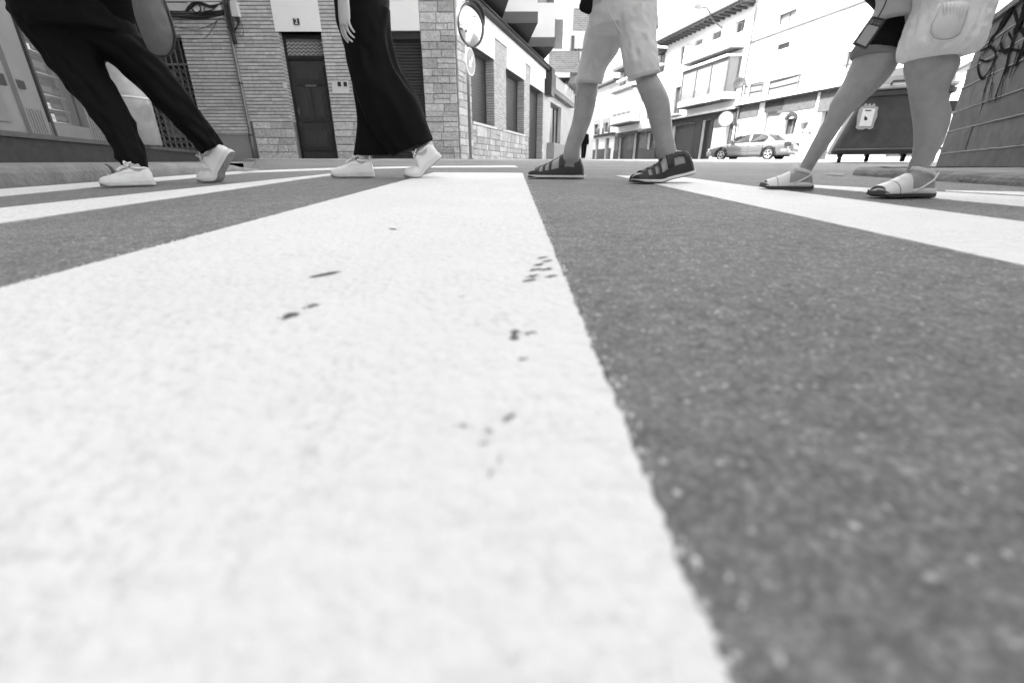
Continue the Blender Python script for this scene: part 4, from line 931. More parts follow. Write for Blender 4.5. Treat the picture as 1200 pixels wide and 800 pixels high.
# --- house closing the street
r5 = thing('closing_house', 'plain pale house closing the far end of the street', 'house', (2, 92, 2))
ff = Fac((-30, 92), (6, 92), 1); mb = MB(); ff.wall(mb, 0, ff.L, 1, 9, [(30, 31.2, 2.6, 4), (33, 34.2, 2.6, 4)], rec=.2, back=8); mb.build('wall', SW, r5); fpart(r5, 'window', WIN, (30, 31.2, 2.6, 4), -.2, -.18, ff); fpart(r5, 'window', WIN, (33, 34.2, 2.6, 4), -.2, -.18, ff)
fpart(r5, 'roof', TILE, (-.3, ff.L, 9, 9.3), -8, .5, ff); settle(r5)
r6 = thing('shade_house', 'unseen house behind the brick apartments, shaped to shade the ground floors opposite', 'house', (2, 50, 1))
mb = MB(); P6 = [(-6, 36.5), (6.2, 36.5), (3.4, 50), (.6, 63), (-6, 63)]; mb.prism([(x, y, .5) for x, y in P6], (0, 0, 12.6)); mb.build('wall', SW, r6)  # unseen mass; height and slanted edge set for the shadow it throws
mb = MB(); mb.prism([(x * 1.02, y, 13.102) for x, y in P6], (0, 0, .2)); mb.build('roof', TILE, r6); settle(r6)
r7 = thing('reflected_house', 'grey house behind the viewer that shows only as a reflection in the round street mirror', 'house', (0, -13, 0))
mb = MB(); f7 = Fac((16, -12), (-14, -14), 1); f7.n = f7.n if f7.n.y > 0 else -f7.n
HH = [(2 + 3.2 * i, 3.3 + 3.2 * i, z, z + 1.7) for i in range(8) for z in (1.2, 4.2)]; f7.wall(mb, 0, f7.L, -1, 8, HH, rec=.2, back=6); mb.build('wall', mat('house_grey', .3, .8), r7)
for h_ in HH: fpart(r7, 'window', WIN, h_, -.2, -.18, f7)
settle(r7)
# street lamp on the wall of the bay building
sp = rf.sz(846, 33); q = rf.pt(sp[0], sp[1], .0); nn = Vector((rf.n.x, rf.n.y, 0)); tip = dep(821, 9, q.y - 1)
lampT = thing('street_lamp', 'street lamp on a thin curved arm from the wall under the tiled eaves', 'street lamp', q)
mb = MB(); k1 = q + nn * 1.2 + Vector((0, 0, .9)); dd = (tip - k1); mb.tube([q, q + nn * .8 + Vector((0, 0, .4)), k1, k1 + dd * .35 + Vector((0, 0, .12)), tip], [.05, .05, .045, .04, .035], 8); mb.build('arm', FRM, lampT, smooth=True)
mb = MB(); d = dd.normalized(); mb.tube([tip - d * .1, tip + d * .1, tip + d * .6, tip + d * .75], [.06, .16, .15, .05], 10); mb.build('lamp_head', mat('lamp_grey', .35, .5), lampT, smooth=True); settle(lampT)
for px, py, lb in ((762, 155, 'small bent wall lamp over the dark doorways of the gallery building'), (733, 162, 'small bent wall lamp under the white gallery, left of its neighbour')):
    sp = rf.sz(px, py); q = rf.pt(sp[0], sp[1], 0); l2_ = thing('wall_lamp', lb, 'wall lamp', q); mb = MB(); mb.tube([q, q + nn * .5 + Vector((0, 0, .05)), q + nn * 1.0 + Vector((0, 0, .3))], .05, 6); mb.build('arm', FRM, l2_)
    mb = MB(); mb.tube([q + nn * .95 + Vector((0, 0, .34)), q + nn * 1.0 + Vector((0, 0, .2)), q + nn * 1.0 + Vector((0, 0, .05))], [.06, .2, .22], 10); mb.build('lamp_shade', FRM, l2_); settle(l2_)
# round shop sign on the corner
sp = rf.sz(864, 140); q = rf.pt(sp[0], sp[1], 0) ; l2_ = thing('round_shop_sign', 'round white projecting sign beside the dark ground floor behind the silver car', 'sign', q)
mb = MB(); cc_ = q + nn * .9; ax = Vector((-.35, -1, 0)); lathe_on(mb, cc_, ax, [(.42, -.08), (.44, -.05), (.44, .05), (.42, .08)]); mb.build('disc', SW, l2_)
mb = MB(); lathe_on(mb, cc_, ax, [(.44, -.085), (.49, -.085), (.49, .085), (.44, .085), (.44, -.085)]); mb.build('rim', FRM, l2_); mb = MB(); mb.tube([q, q + nn * .4], .03); mb.build('bracket', DARKM2, l2_); settle(l2_)
sp = rf.sz(873, 98); q = rf.pt(sp[0], sp[1], .0); l2_ = thing('satellite_dish', 'small grey oval satellite dish on the wall right of the glazed bay', 'satellite dish', q)
mb = MB(); lathe_on(mb, q + nn * .45, Vector((-.5, -1, .3)), [(.0, -.08), (.2, -.05), (.38, .04), (.36, .05), (.2, -.02), (.0, -.04)]); mb.build('dish', mat('dish', .07, .5, .3, 8), l2_, smooth=True)
mb = MB(); mb.tube([q, q + nn * .4 + Vector((0, 0, -.1))], .025); mb.build('bracket', DARKM2, l2_); settle(l2_)

# ================================================================== ROUGH WALL ON THE RIGHT
wa, wb_ = gnd(1098, 190, .05), gnd(1200, 196, .05)
rw = Fac((wa.x, wa.y), (wb_.x, wb_.y), 1)
if rw.n.x > 0: rw.n = -rw.n
WBL = mat('wall_block', .11, .9, .3, 7, .6, 45, tone=.08, bd=.006); WJ = mat('wall_joint', .3, .9, .2, 9)
gw_ = thing('block_wall', 'low grey block wall with raised mortar lines and scrawled graffiti', 'wall', (wa.x, wa.y, .2))
mb = MB(); rd = random.Random(9); LW = 9.5; zc = [.0, .30, .535, .735, .98, 1.16, 1.34, 1.52]
for k in range(len(zc) - 1):
    q = 0; 
    while q < LW:
        w = rd.uniform(.9, 1.5); w = min(w, LW - q); mb.tone = rd.random(); rw.blk(mb, q + .001, q + w - .001, zc[k] + (.004 if k else 0), zc[k + 1] - .004, -.02, .0 + rd.uniform(-.003, .003), .003); q += w
mb.build('wall_blocks', WBL, gw_)
mb = MB(); rw.box(mb, .004, LW - .004, .0, 1.515, -.35, -.014); mb.build('wall_core', WBL, gw_)
mb = MB()
for k in range(1, len(zc) - 1):
    rings = []; n = 160
    for i in range(n + 1):
        q = LW * i / n; j = .004 * noise.noise(Vector((q * 6, k * 9, 0))); hh = .008 + .003 * noise.noise(Vector((q * 14, k, 3)))
        rings.append([rw.pt(q, zc[k] + j - hh, -.01), rw.pt(q, zc[k] + j - hh * .5, .006), rw.pt(q, zc[k] + j + hh * .5, .007), rw.pt(q, zc[k] + j + hh, -.01)])
    mb.loft(rings)
mb.build('mortar_line', WJ, gw_)
mb = MB(); rw.box(mb, -.03, LW, 1.522, 1.58, -.38, .03); mb.build('coping', WBL, gw_)
# graffiti: loose sprayed strokes
GR = mat('spray_paint', .008, .95, .3, 20, spec=.02)
def stroke(pts, w, seed=0, drips=0):
    P = [rw.sz(*p) for p in pts]; out = []
    for i in range(len(P) - 1):
        p0, p1, p2, p3 = P[max(i - 1, 0)], P[i], P[i + 1], P[min(i + 2, len(P) - 1)]
        for k in range(10):
            t = k / 10; out.append(tuple(.5 * ((2 * p1[a]) + (p2[a] - p0[a]) * t + (2 * p0[a] - 5 * p1[a] + 4 * p2[a] - p3[a]) * t * t + (3 * p1[a] - p0[a] - 3 * p2[a] + p3[a]) * t ** 3) for a in (0, 1)))
    out.append(P[-1]); L_, R_ = [], []
    for i, p in enumerate(out):
        a, b = out[max(i - 1, 0)], out[min(i + 1, len(out) - 1)]; d = math.hypot(b[0] - a[0], b[1] - a[1]) or 1; nx_, nz_ = -(b[1] - a[1]) / d, (b[0] - a[0]) / d
        ww = 1.5 * w * (.6 + .5 * abs(noise.noise(Vector((i * .35, seed, 0)))) ) * (1 if 0 < i < len(out) - 1 else .3)
        L_.append((p[0] + nx_ * ww, p[1] + nz_ * ww)); R_.append((p[0] - nx_ * ww, p[1] - nz_ * ww))
    o = .009 + .0008 * (seed % 9)
    for i in range(len(L_) - 1): gm_.quad(rw.pt(*L_[i], o), rw.pt(*L_[i + 1], o), rw.pt(*R_[i + 1], o), rw.pt(*R_[i], o))
gm_ = MB()
G_ = [([(1152, 62), (1147, 78), (1152, 92), (1162, 80), (1168, 62), (1160, 55), (1153, 66)], .014), ([(1178, 42), (1170, 58), (1166, 74), (1160, 92), (1154, 108)], .012), ([(1160, 88), (1156, 104), (1152, 122)], .008), ([(1168, 74), (1165, 92), (1161, 112), (1159, 120)], .008),
      ([(1195, 40), (1188, 55), (1180, 80), (1172, 104), (1168, 120)], .013), ([(1200, 24), (1190, 45), (1184, 66), (1180, 88)], .022), ([(1181, 36), (1175, 50), (1181, 62), (1189, 50), (1184, 38)], .013), ([(1197, 52), (1192, 72), (1185, 92)], .014), ([(1146, 100), (1141, 112), (1138, 124)], .006),
      ([(1165, 45), (1158, 56), (1150, 60)], .01), ([(1190, 12), (1196, 30), (1206, 44)], .02), ([(1205, 5), (1210, 40), (1200, 66)], .025), ([(1172, 60), (1186, 58), (1198, 60)], .012), ([(1165, 96), (1164, 112), (1162, 122)], .005), ([(1178, 92), (1176, 108), (1174, 118)], .005), ([(1150, 70), (1160, 72), (1172, 66)], .009)]
G_ += [([(1196, -6), (1184, 16), (1172, 34)], .05), ([(1208, -8), (1200, 20), (1190, 40)], .055), ([(1216, 0), (1212, 36), (1204, 62)], .045), ([(1176, 26), (1168, 40), (1160, 50)], .03), ([(1206, 40), (1198, 62), (1192, 78)], .03)]
for i, (p, w) in enumerate(G_): stroke(p, w, i)
mark(gm_.build('graffiti', GR, gw_, fix=False), 'dark scrawled spray strokes with drips')
settle(gw_)

# ================================================================== CONTAINER
cn = thing('refuse_container', 'big dark wheeled refuse container with a pale framed notice on its front', 'container', (6, 8.4, .22))
CPL = mat('container_plastic', .065, .42, .25, 7, .12, 30); LID = mat('lid_plastic', .2, .45, .15, 5, .1, 30)
CT = Matrix.Translation((5.42, 8.03, 0)) @ Matrix.Rotation(R(-30), 4, 'Z') @ Matrix.Translation((-5.42, -8.03, 0))
def cring(x0, x1, y0, y1, z, r=.09, n=5):
    out = []
    for cx_, cy_, a0 in ((x1 - r, y0 + r, -90), (x1 - r, y1 - r, 0), (x0 + r, y1 - r, 90), (x0 + r, y0 + r, 180)):
        for k in range(n + 1): a = R(a0 + 90 * k / n); out.append(Vector((cx_ + r * math.cos(a), cy_ + r * math.sin(a), z)))
    return out
mb = MB(); mb.loft([cring(5.42, 6.70, 8.06, 8.98, .36), cring(5.40, 6.72, 8.03, 9.0, .40), cring(5.52, 6.72, 8.0, 9.05, .8), cring(5.63, 6.72, 7.96, 9.1, 1.17), cring(5.60, 6.76, 7.92, 9.12, 1.19), cring(5.60, 6.76, 7.92, 9.12, 1.25)])
mb.build('container_body', CPL, cn, smooth=False)
mb = MB(); mb.loft([cring(5.62, 6.74, 7.9, 9.14, 1.27), cring(5.60, 6.76, 7.88, 9.16, 1.285), cring(5.60, 6.76, 7.88, 9.16, 1.32), cring(5.64, 6.73, 7.93, 9.12, 1.335)]); mb.build('lid_rim', mat('lid_edge', .5, .4), cn)
mb = MB(); mb.loft([cring(5.66, 6.72, 7.95, 9.1, 1.34), cring(5.74, 6.70, 8.02, 9.1, 1.46), cring(5.86, 6.9, 8.18, 9.08, 1.58), cring(5.98, 6.86, 8.4, 9.05, 1.62)])
lid = mb.build('lid', LID, cn); mb = MB(); mb.tube([(5.95, 7.9, 1.33), (5.95, 7.82, 1.36), (6.6, 7.82, 1.36), (6.6, 7.9, 1.33)], .018, 8); mb.build('lid_handle', CPL, lid)
mb = MB(); mb.box(6.73, 7.05, 8.3, 8.8, .95, 1.1); mb.tube([(6.72, 8.55, 1.02), (7.14, 8.55, 1.02)], .04, 12); mb.build('lifting_trunnion', CPL, cn)
for x, y in ((5.55, 8.15), (6.0, 8.8), (6.75, 8.15), (6.5, 8.8), (6.2, 8.3)) :
    if x == 6.2: continue
    mb = MB(); g_ = M * y; mb.box(x - .04, x + .04, y - .01, y + .03, g_ + .09, .37); fk = mb.build('caster', DARKM2, cn)
    mb = MB(); mb.tube([(x - .025, y - .04, g_ + .075), (x + .025, y - .04, g_ + .075)], .075, 16); mb.build('wheel', mat('rubber', .02, .7), fk)
# the notice: scalloped frame with a crown, a pale sheet, a line and a small figure
q_a, q_b = CT @ Vector((5.4, 7.95, 0)), CT @ Vector((7, 7.95, 0)); pf = Fac((q_a.x, q_a.y), (q_b.x, q_b.y), 1)
if pf.n.y > 0: pf.n = -pf.n
fn = Vector((pf.n.x, pf.n.y, 0))
def cpt(x, y, o): a = pf.sz(x, y); return pf.pt(a[0], a[1], o)
fr_px = [(1002.5, 150), (1004, 145), (1004.5, 136), (1007, 128), (1010, 125), (1015, 124.3), (1021, 124), (1027, 124.8), (1029.5, 126), (1028, 131), (1028, 136), (1025, 143), (1023, 150), (1019, 152), (1015, 150.5), (1011, 152), (1006, 152)]
mb = MB(); mb.prism([cpt(*p, 0.000) for p in fr_px], fn * .006); fr_ = mb.build('notice_frame', mat('notice_grey', .3, .5, .15, 25), cn)
mb = MB(); mb.prism([cpt(*p, 0.008) for p in ((1006.5, 148), (1011.5, 127.5), (1026, 127.5), (1020.5, 148))], fn * .004); mb.build('notice_sheet', mat('notice_white', .62, .5, .06, 20), fr_)
mb = MB(); mb.prism([cpt(*p, 0.014) for p in ((1013.5, 130.3), (1014, 129), (1021.5, 129), (1021, 130.3))], fn * .002); mb.build('notice_lettering', SOFF, fr_)
mb = MB(); mb.prism([cpt(*p, 0.014) for p in ((1012.5, 141), (1012.5, 138.5), (1013.5, 135.5), (1014.5, 137), (1016, 138), (1016.5, 140.5), (1014.5, 141.3))], fn * .002); mb.build('notice_figure', SOFF, fr_)
for k, x in enumerate((1014.5, 1019, 1024)):
    p = cpt(x, 123.2, .003); mb = MB(); mb.disc(p, fn, .02, .008, 10); mb.build('crown_knob', mat('notice_grey', .3), fr_)
for z_ in (.5,): mb = MB(); mb.tube([(5.46, 8.0, .42), (6.9, 8.0, .42)], .02, 8); mb.build('lower_rib', CPL, cn)
_t = [o for o in bpy.data.objects if o.type == 'MESH' and (o.parent is cn or (o.parent and o.parent.parent is cn)) and not o.name.startswith(('notice', 'crown'))]
for o in _t: o.data.transform(CT)
settle(cn)

# ================================================================== CAR
hd = Vector((-.63, .77, 0)).normalized(); lf = Vector((-hd.y, hd.x, 0)); cc0 = Vector((14.09, 28.07, 0)); cc0.z = ground_z(28.07) - .015
CM = Matrix(((hd.x, lf.x, 0, cc0.x), (hd.y, lf.y, 0, cc0.y), (0.0, 0, 1, cc0.z), (0, 0, 0, 1)))
car = thing('parked_car', 'silver four-door saloon car parked in front of the sunlit white building', 'car', cc0)
PAINTC = mat('silver_paint', .24, .32, .02, 1, metal=.55, coat=.6); CG = mat('car_glass', .012, .12, .05, 1, spec=.35); RUB = mat('rubber', .02, .7)
def cmb(): m = MB(); return m
def cadd(m, name, mt, par, smooth=False):
    m.v = [tuple(CM @ Vector(p)) for p in m.v]; return m.build(name, mt, par, smooth)
ST = [(-2.31, .36, .66, .74, .78), (-2.27, .28, .78, .86, .90), (-2.15, .24, .83, .93, .98), (-1.8, .22, .86, .94, 1.01), (-1.2, .2, .87, .93, 1.0), (0, .2, .88, .92, .96), (.9, .2, .88, .9, .95), (1.3, .2, .87, .84, .9), (1.8, .22, .84, .74, .82), (2.1, .26, .78, .64, .72), (2.25, .3, .7, .56, .62), (2.32, .36, .55, .5, .54)]
def car_sec(x, zb, w, belt, top):
    h = [(0, zb), (w * .88, zb), (w * .97, zb + .06), (w, zb + .2), (w, (zb + belt) / 2 + .05), (w * .985, belt - .08), (w * .93, belt), (w * .6, (belt + top) / 2 + .01), (0, top)]
    return [(x, y, z) for y, z in h] + [(x, -y, z) for y, z in h[-2:0:-1]]
def fine(ST, n=6):
    out = []
    for i in range(len(ST) - 1):
        for k in range(n): out.append(tuple(lerp(a, b, k / n) for a, b in zip(ST[i], ST[i + 1])))
    return out + [ST[-1]]
m = cmb(); m.loft([car_sec(*s) for s in fine(ST)])
body_car = cadd(m, 'body', PAINTC, car, True)
for p in body_car.data.polygons: p.use_smooth = True
# wheel arches are cut in the sheet metal
m = cmb()
for x in (-1.36, 1.32): m.tube([(x, -1.2, .31), (x, 1.2, .31)], .37, 28)
# cut: remove body faces inside the arches and close with a dark liner
bm = bmesh.new(); bm.from_mesh(body_car.data); inv = CM.inverted()
kill = []
for f in bm.faces:
    q = inv @ f.calc_center_median()
    if abs(q.y) > .6 and any((q.x - x) ** 2 + (q.z - .31) ** 2 < .36 ** 2 for x in (-1.36, 1.32)): kill.append(f)
bmesh.ops.delete(bm, geom=kill, context='FACES'); bm.to_mesh(body_car.data); bm.free()
for x in (-1.36, 1.32):
    for sd in (1, -1):
        m = cmb(); seg = 24; rings = []
        for y, r in ((.875, .345), (.885, .37), (.885, .40), (.86, .41), (.5, .41), (.5, .02)): rings.append([(x + r * math.cos(R(-8 + 196 * k / seg)), sd * y, .31 + r * math.sin(R(-8 + 196 * k / seg))) for k in range(seg + 1)])
        m.loft(rings, caps=False); cadd(m, 'arch_liner', RUB if False else mat('arch_dark', .03, .8), body_car)
m = cmb(); CABR = [(.90, -1.72, 1.12, .82), (1.0, -1.58, .98, .80), (1.2, -1.3, .62, .73), (1.34, -1.06, .34, .665), (1.40, -.9, .14, .62), (1.425, -.6, -.1, .52)]
def cab_ring(z, xa, xb, w, n=6):
    r = .16; return [(lerp(xa, xb, t), -w if sd < 0 else w, z) if True else 0 for sd, ts in ((1, (0, .08, .5, .92, 1)), (-1, (1, .92, .5, .08, 0))) for t in ts]
def cab_ring2(z, xa, xb, w):
    o = [(xa, .55 * w), (xa + .06, .88 * w), (xa + .2, w), ((xa + xb) / 2, w * 1.01), (xb - .25, w), (xb - .08, .86 * w), (xb, .5 * w)]
    return [(x, y, z) for x, y in o] + [(x, -y, z) for x, y in o[::-1]]
m.loft([cab_ring2(*s) for s in CABR]); cadd(m, 'roof', PAINTC, body_car, True)
def cabp(t, z, side=1, o=.012):  # point on the cabin side: t along, z height
    for i in range(len(CABR) - 1):
        if CABR[i][0] <= z <= CABR[i + 1][0] + 1e-6:
            k = (z - CABR[i][0]) / (CABR[i + 1][0] - CABR[i][0]); w = lerp(CABR[i][3], CABR[i + 1][3], k); break
    return (t, side * (w * 1.0 + o), z)
for sd in (1, -1):
    for pts in (((-.98, .95), (-.28, .95), (-.28, 1.355), (-.82, 1.35), (-1.12, 1.22), (-1.2, 1.1)), ((-.2, .95), (.72, .95), (.62, 1.1), (.36, 1.25), (.06, 1.35), (-.2, 1.36))):
        m = cmb(); m.prism([cabp(x, z, sd) for x, z in pts], (0, sd * .012, 0)); g2 = cadd(m, 'window', CG, body_car)
m = cmb(); m.prism([(1.0, .62, .98), (1.0, -.62, .98), (.4, -.53, 1.33), (.4, .53, 1.33)], (.03, 0, .03)); cadd(m, 'windscreen', CG, body_car)
m = cmb(); m.prism([(-1.62, .6, 1.0), (-1.62, -.6, 1.0), (-1.11, -.52, 1.33), (-1.11, .52, 1.33)], (-.025, 0, .03)); cadd(m, 'rear_window', mat('rear_glass', .12, .1, .05, 1, spec=.9), body_car)
m = cmb(); m.loft([car_sec(x, .34, w, .52, .53) for x, w in ((-2.39, .6), (-2.36, .74), (-2.25, .84), (-2.0, .885))]); cadd(m, 'rear_bumper', mat('bumper', .4, .35, .02, 1), body_car)
m = cmb(); m.loft([car_sec(x, .26, w, .5, .52) for x, w in ((2.4, .5), (2.36, .66), (2.2, .8), (1.95, .862))]); cadd(m, 'front_bumper', mat('bumper', .45), body_car)
for sd in (1, -1):
    m = cmb(); m.prism([(-2.14, sd * .858, .66), (-2.33, sd * .72, .66), (-2.34, sd * .50, .68), (-2.31, sd * .50, .86), (-2.29, sd * .72, .88), (-2.1, sd * .848, .87)], (-.02, sd * .02, 0)); cadd(m, 'tail_light', mat('lamp_dark', .05, .15, .3, 20), body_car)
    m = cmb(); m.prism([(2.1, sd * .79, .56), (2.3, sd * .6, .54), (2.28, sd * .6, .66), (2.06, sd * .79, .68)], (.02, sd * .012, 0)); cadd(m, 'headlight', mat('lamp_clear', .6, .1), body_car)
    m = cmb(); m.loft([[(.78 + a * .09, sd * (.86 + b), 1.0 + c_2 * .07) for a, c_2 in ((-1, -1), (1, -.8), (.8, .8), (-.9, 1))] for b in (.0, .06, .17, .19)]); cadd(m, 'wing_mirror', PAINTC, body_car, False)
    for x in (-.75, .12): m = cmb(); m.tube([(x - .08, sd * .885, .80), (x - .05, sd * .905, .80), (x + .05, sd * .905, .80), (x + .08, sd * .885, .80)], .014, 6); cadd(m, 'door_handle', PAINTC, body_car)
    for x in (-1.0, -.22, .98): m = cmb(); m.box(x - .006, x + .006, sd * .879 - .004, sd * .879 + .004, .3, .9); cadd(m, 'door_gap', mat('arch_dark', .03), body_car)
    m = cmb(); m.box(-1.0, .98, sd * .882 - .01, sd * .882 + .012, .46, .52); cadd(m, 'side_moulding', PAINTC, body_car)
    m = cmb(); m.box(-.98, .95, sd * .86 - .02, sd * .86 + .01, .17, .23); cadd(m, 'sill', mat('arch_dark', .03), body_car)
    for x in (-1.36, 1.32):
        m = cmb(); y0, y1 = (.68, .87) if sd > 0 else (-.87, -.68); prof = [(.16, y0), (.3, y0), (.315, lerp(y0, y1, .2)), (.315, lerp(y0, y1, .8)), (.295, y1), (.215, y1), (.205, lerp(y0, y1, .85)), (.16, lerp(y0, y1, .5))]
        m.loft([[(x + r * math.cos(a), y, .31 + r * math.sin(a)) for a in [2 * math.pi * k / 32 for k in range(32)]] for r, y in prof]); wh = cadd(m, 'wheel', RUB, car, True)
        m = cmb(); yo = .872 * sd
        m.tube([(x, yo - sd * .02, .31), (x, yo, .31)], .06, 16)
        for k in range(5):
            a = R(72 * k + 10); d = Vector((math.cos(a), 0, math.sin(a))); e_ = Vector((-math.sin(a), 0, math.cos(a))); c0 = Vector((x, yo - sd * .012, .31))
            m.prism([c0 + d * .04 - e_ * .035, c0 + d * .2 - e_ * .025, c0 + d * .2 + e_ * .025, c0 + d * .04 + e_ * .035], (0, sd * .012, 0))
        m.loft([[(x + r * math.cos(q), y, .31 + r * math.sin(q)) for q in [2 * math.pi * k / 28 for k in range(28)]] for r, y in ((.17, yo - sd * .03), (.215, yo - sd * .012), (.2, yo), (.185, yo - sd * .01))], caps=False)
        cadd(m, 'rim', mat('alloy', .6, .3, .03, 1, metal=.5), wh)
m = cmb(); m.box(-2.41, -2.395, -.26, .26, .60, .72); cadd(m, 'number_plate', PANEL, body_car)
m = cmb(); m.tube([(-2.2, -.5, .27), (-2.42, -.5, .26)], .03, 10); cadd(m, 'exhaust', MIDM, body_car)
m = cmb(); m.box(-2.0, 2.0, -.6, .6, .17, .24); cadd(m, 'underbody', mat('arch_dark', .03), body_car)
settle(car)

# ================================================================== PEOPLE
KS = 1.27
SKIN = mat('skin', .36, .45, .15, 22, .3, 90, bd=.003, spec=.45); SKINL = mat('skin_light', .5, .5, .06, 14, .12, 160, bd=.002, spec=.35)
CLOTHK = mat('black_cloth', .005, .75, .2, 9, .25, 420, bd=.001, spec=.16); CLOTHJ = mat('black_jersey', .004, .9, .2, 9, .25, 420, bd=.001, spec=.1)
DENIM = mat('pale_cotton', .6, .9, .16, 7, .35, 500, bd=.001, spec=.15); TUNIC = mat('crinkled_cotton', .74, .9, .07, 7, .6, 26, bd=.01, spec=.15); TEE = mat('grey_tee', .5, .9, .05, 7, .2, 300, bd=.001, spec=.1)
LEATHER = mat('white_leather', .88, .45, .04, 20, .15, 120, bd=.001); RUBW = mat('white_rubber', .78, .6, .08, 30); SOLEB = mat('outsole', .28, .8, .4, 60, .8, 120, bd=.004)
SANDK = mat('dark_strap', .035, .5, .25, 30, .3, 200, bd=.001); SANDW = mat('pearl_strap', .78, .35, .05, 20); HAIR = mat('hair', .03, .6, .3, 30, .5, 60, stretch=(8, 8, .6)); FOOTB = mat('footbed', .1, .8, .2, 30)
def pring(xl, yl, xr, yr, D, k=1.0, fold=0, seg=28, fz=1.0, seed=0, ff=1):
    D *= KS; a, b = dep(xl, yl, D), dep(xr, yr, D); c = (a + b) / 2; w = (b - a).length / 2; e = (b - a).normalized()
    tn = c.x / c.y; rx = w / math.sqrt(1 + (k * tn) ** 2); ry = w * k; out = []
    for i in range(seg):
        t = 2 * math.pi * i / seg; d = e * math.cos(t) * rx + Vector((0, 1, 0)) * math.sin(t) * ry; f = 0
        if fold:
            q = Vector((math.cos(t) * 1.3 * ff + seed, math.sin(t) * 1.3 * ff, c.z * 3.2 * fz * ff + c.x * 1.5)); f = noise.noise(q) * fold + (1 - 2.4 * abs(noise.noise(q * 1.7))) * fold * .6
            f += fold * .8 * (1 - 2 * abs(math.sin(c.z * 17 * fz * ff + math.cos(t) * 2.5 + seed + 2 * noise.noise(q * .8)))) * max(0, noise.noise(q * .9) + .12)
        out.append(c + d + d.normalized() * f)
    return out
def rows(L_, D=None, k=1.0, fold=0, sub=4, seg=28, fz=1.0, seed=0, ff=1, tail=0):
    """silhouette rows (xl, yl, xr, yr[, D]) smoothly resampled into rings"""
    L_ = [tuple(r) + ((D,) if len(r) < 5 else ()) for r in L_]; L_ = [r + ((k,) if len(r) < 6 else ()) for r in L_]; out = []
    for i in range(len(L_) - 1):
        p0, p1, p2, p3 = L_[max(i - 1, 0)], L_[i], L_[i + 1], L_[min(i + 2, len(L_) - 1)]
        for s in range(sub):
            t = s / sub; r = [.5 * ((2 * b) + (c - a) * t + (2 * a - 5 * b + 4 * c - d) * t * t + (3 * b - a - 3 * c + d) * t ** 3) for a, b, c, d in zip(p0, p1, p2, p3)]
            out.append(pring(*r[:5], k=r[5], fold=fold, seg=seg, fz=fz, seed=seed, ff=ff))
    out.append(pring(*L_[-1][:5], k=L_[-1][5], fold=fold, seg=seg, fz=fz, seed=seed, ff=ff))
    if tail:
        c = sum(out[-1], Vector()) / seg
        for s_k, dz in ((.85, .35), (.55, .75), (.2, 1.0)): out.append([c + (v - c) * s_k - Vector((0, 0, tail * dz)) for v in out[len(out) - 1 if s_k == .85 else base_i]] if False else [c + (v - c) * s_k - Vector((0, 0, tail * dz)) for v in out[-1 if s_k == .85 else -2 if s_k == .55 else -3]])
    return out
def row2(y, xl, xr, D=None): return (xl, y, xr, y) + ((D,) if D else ())
def finish(o, vox, it=4):
    r = o.modifiers.new('r', 'REMESH'); r.mode = 'VOXEL'; r.voxel_size = vox; r.use_smooth_shade = True
    s = o.modifiers.new('s', 'SMOOTH'); s.factor = .6; s.iterations = it; return o
def ell(c, ax, ay, n=24, tilt=0): return [Vector((c[0] + ax * math.cos(2 * math.pi * i / n), c[1] + ay * math.sin(2 * math.pi * i / n), c[2] + tilt * math.cos(2 * math.pi * i / n))) for i in range(n)]
def limb(mb, pts, rs, seg=18, sub=6):
    P = [Vector(p) for p in pts]; out, rr = [], []
    for i in range(len(P) - 1):
        p0, p1, p2, p3 = P[max(i - 1, 0)], P[i], P[i + 1], P[min(i + 2, len(P) - 1)]
        for k in range(sub):
            t = k / sub; out.append(.5 * ((2 * p1) + (p2 - p0) * t + (2 * p0 - 5 * p1 + 4 * p2 - p3) * t * t + (3 * p1 - p0 - 3 * p2 + p3) * t ** 3)); rr.append(lerp(rs[i], rs[i + 1], t * t * (3 - 2 * t)))
    out.append(P[-1]); rr.append(rs[-1]); d0 = (out[0] - out[1]).normalized(); d1 = (out[-1] - out[-2]).normalized()
    out = [out[0] + d0 * rr[0] * .8, out[0] + d0 * rr[0] * .45] + out + [out[-1] + d1 * rr[-1] * .45, out[-1] + d1 * rr[-1] * .8]; rr = [rr[0] * .35, rr[0] * .8] + rr + [rr[-1] * .8, rr[-1] * .35]
    mb.tube(out, rr, seg)
def hand(mb, wrist, along, side, back, sc=1.0, curl=.5):
    """palm + four bent fingers + thumb; along = towards the fingertips, side = towards the thumb"""
    w = Vector(wrist); a = Vector(along).normalized(); s = Vector(side).normalized(); b = Vector(back).normalized()
    rings = []
    for t, hw, th in ((-.02, .026, .02), (.0, .027, .018), (.03, .034, .017), (.06, .041, .0155), (.085, .041, .0135), (.095, .036, .011)):
        c = w + a * t * sc; rings.append([c + s * hw * sc * math.cos(q) + b * th * sc * math.sin(q) for q in [2 * math.pi * i / 16 for i in range(16)]])
    mb.loft(rings)
    for k, (o, L_, r) in enumerate(((.030, .072, .0085), (.010, .080, .0088), (-.010, .075, .0085), (-.029, .060, .0075))):
        p = w + (a * .078 + s * o) * sc; d = (a + s * o * 2.2).normalized(); pts = [p]
        for j, (f, ang) in enumerate(((.45, .25), (.3, .8), (.25, 1.25))):
            an = ang * curl * (1 + .15 * k); dd = d * math.cos(an) - b * math.sin(an); pts.append(pts[-1] + dd * L_ * f * sc)
        limb(mb, pts, [r * sc, r * .95 * sc, r * .88 * sc, r * .78 * sc], 12, 4)
    p = w + (a * .018 + s * .024) * sc; limb(mb, [p, p + (a * .03 + s * .022 - b * .008) * sc, p + (a * .058 + s * .028 - b * .016) * sc, p + (a * .08 + s * .024 - b * .024) * sc], [.013 * sc, .011 * sc, .0098 * sc, .008 * sc], 12, 4)
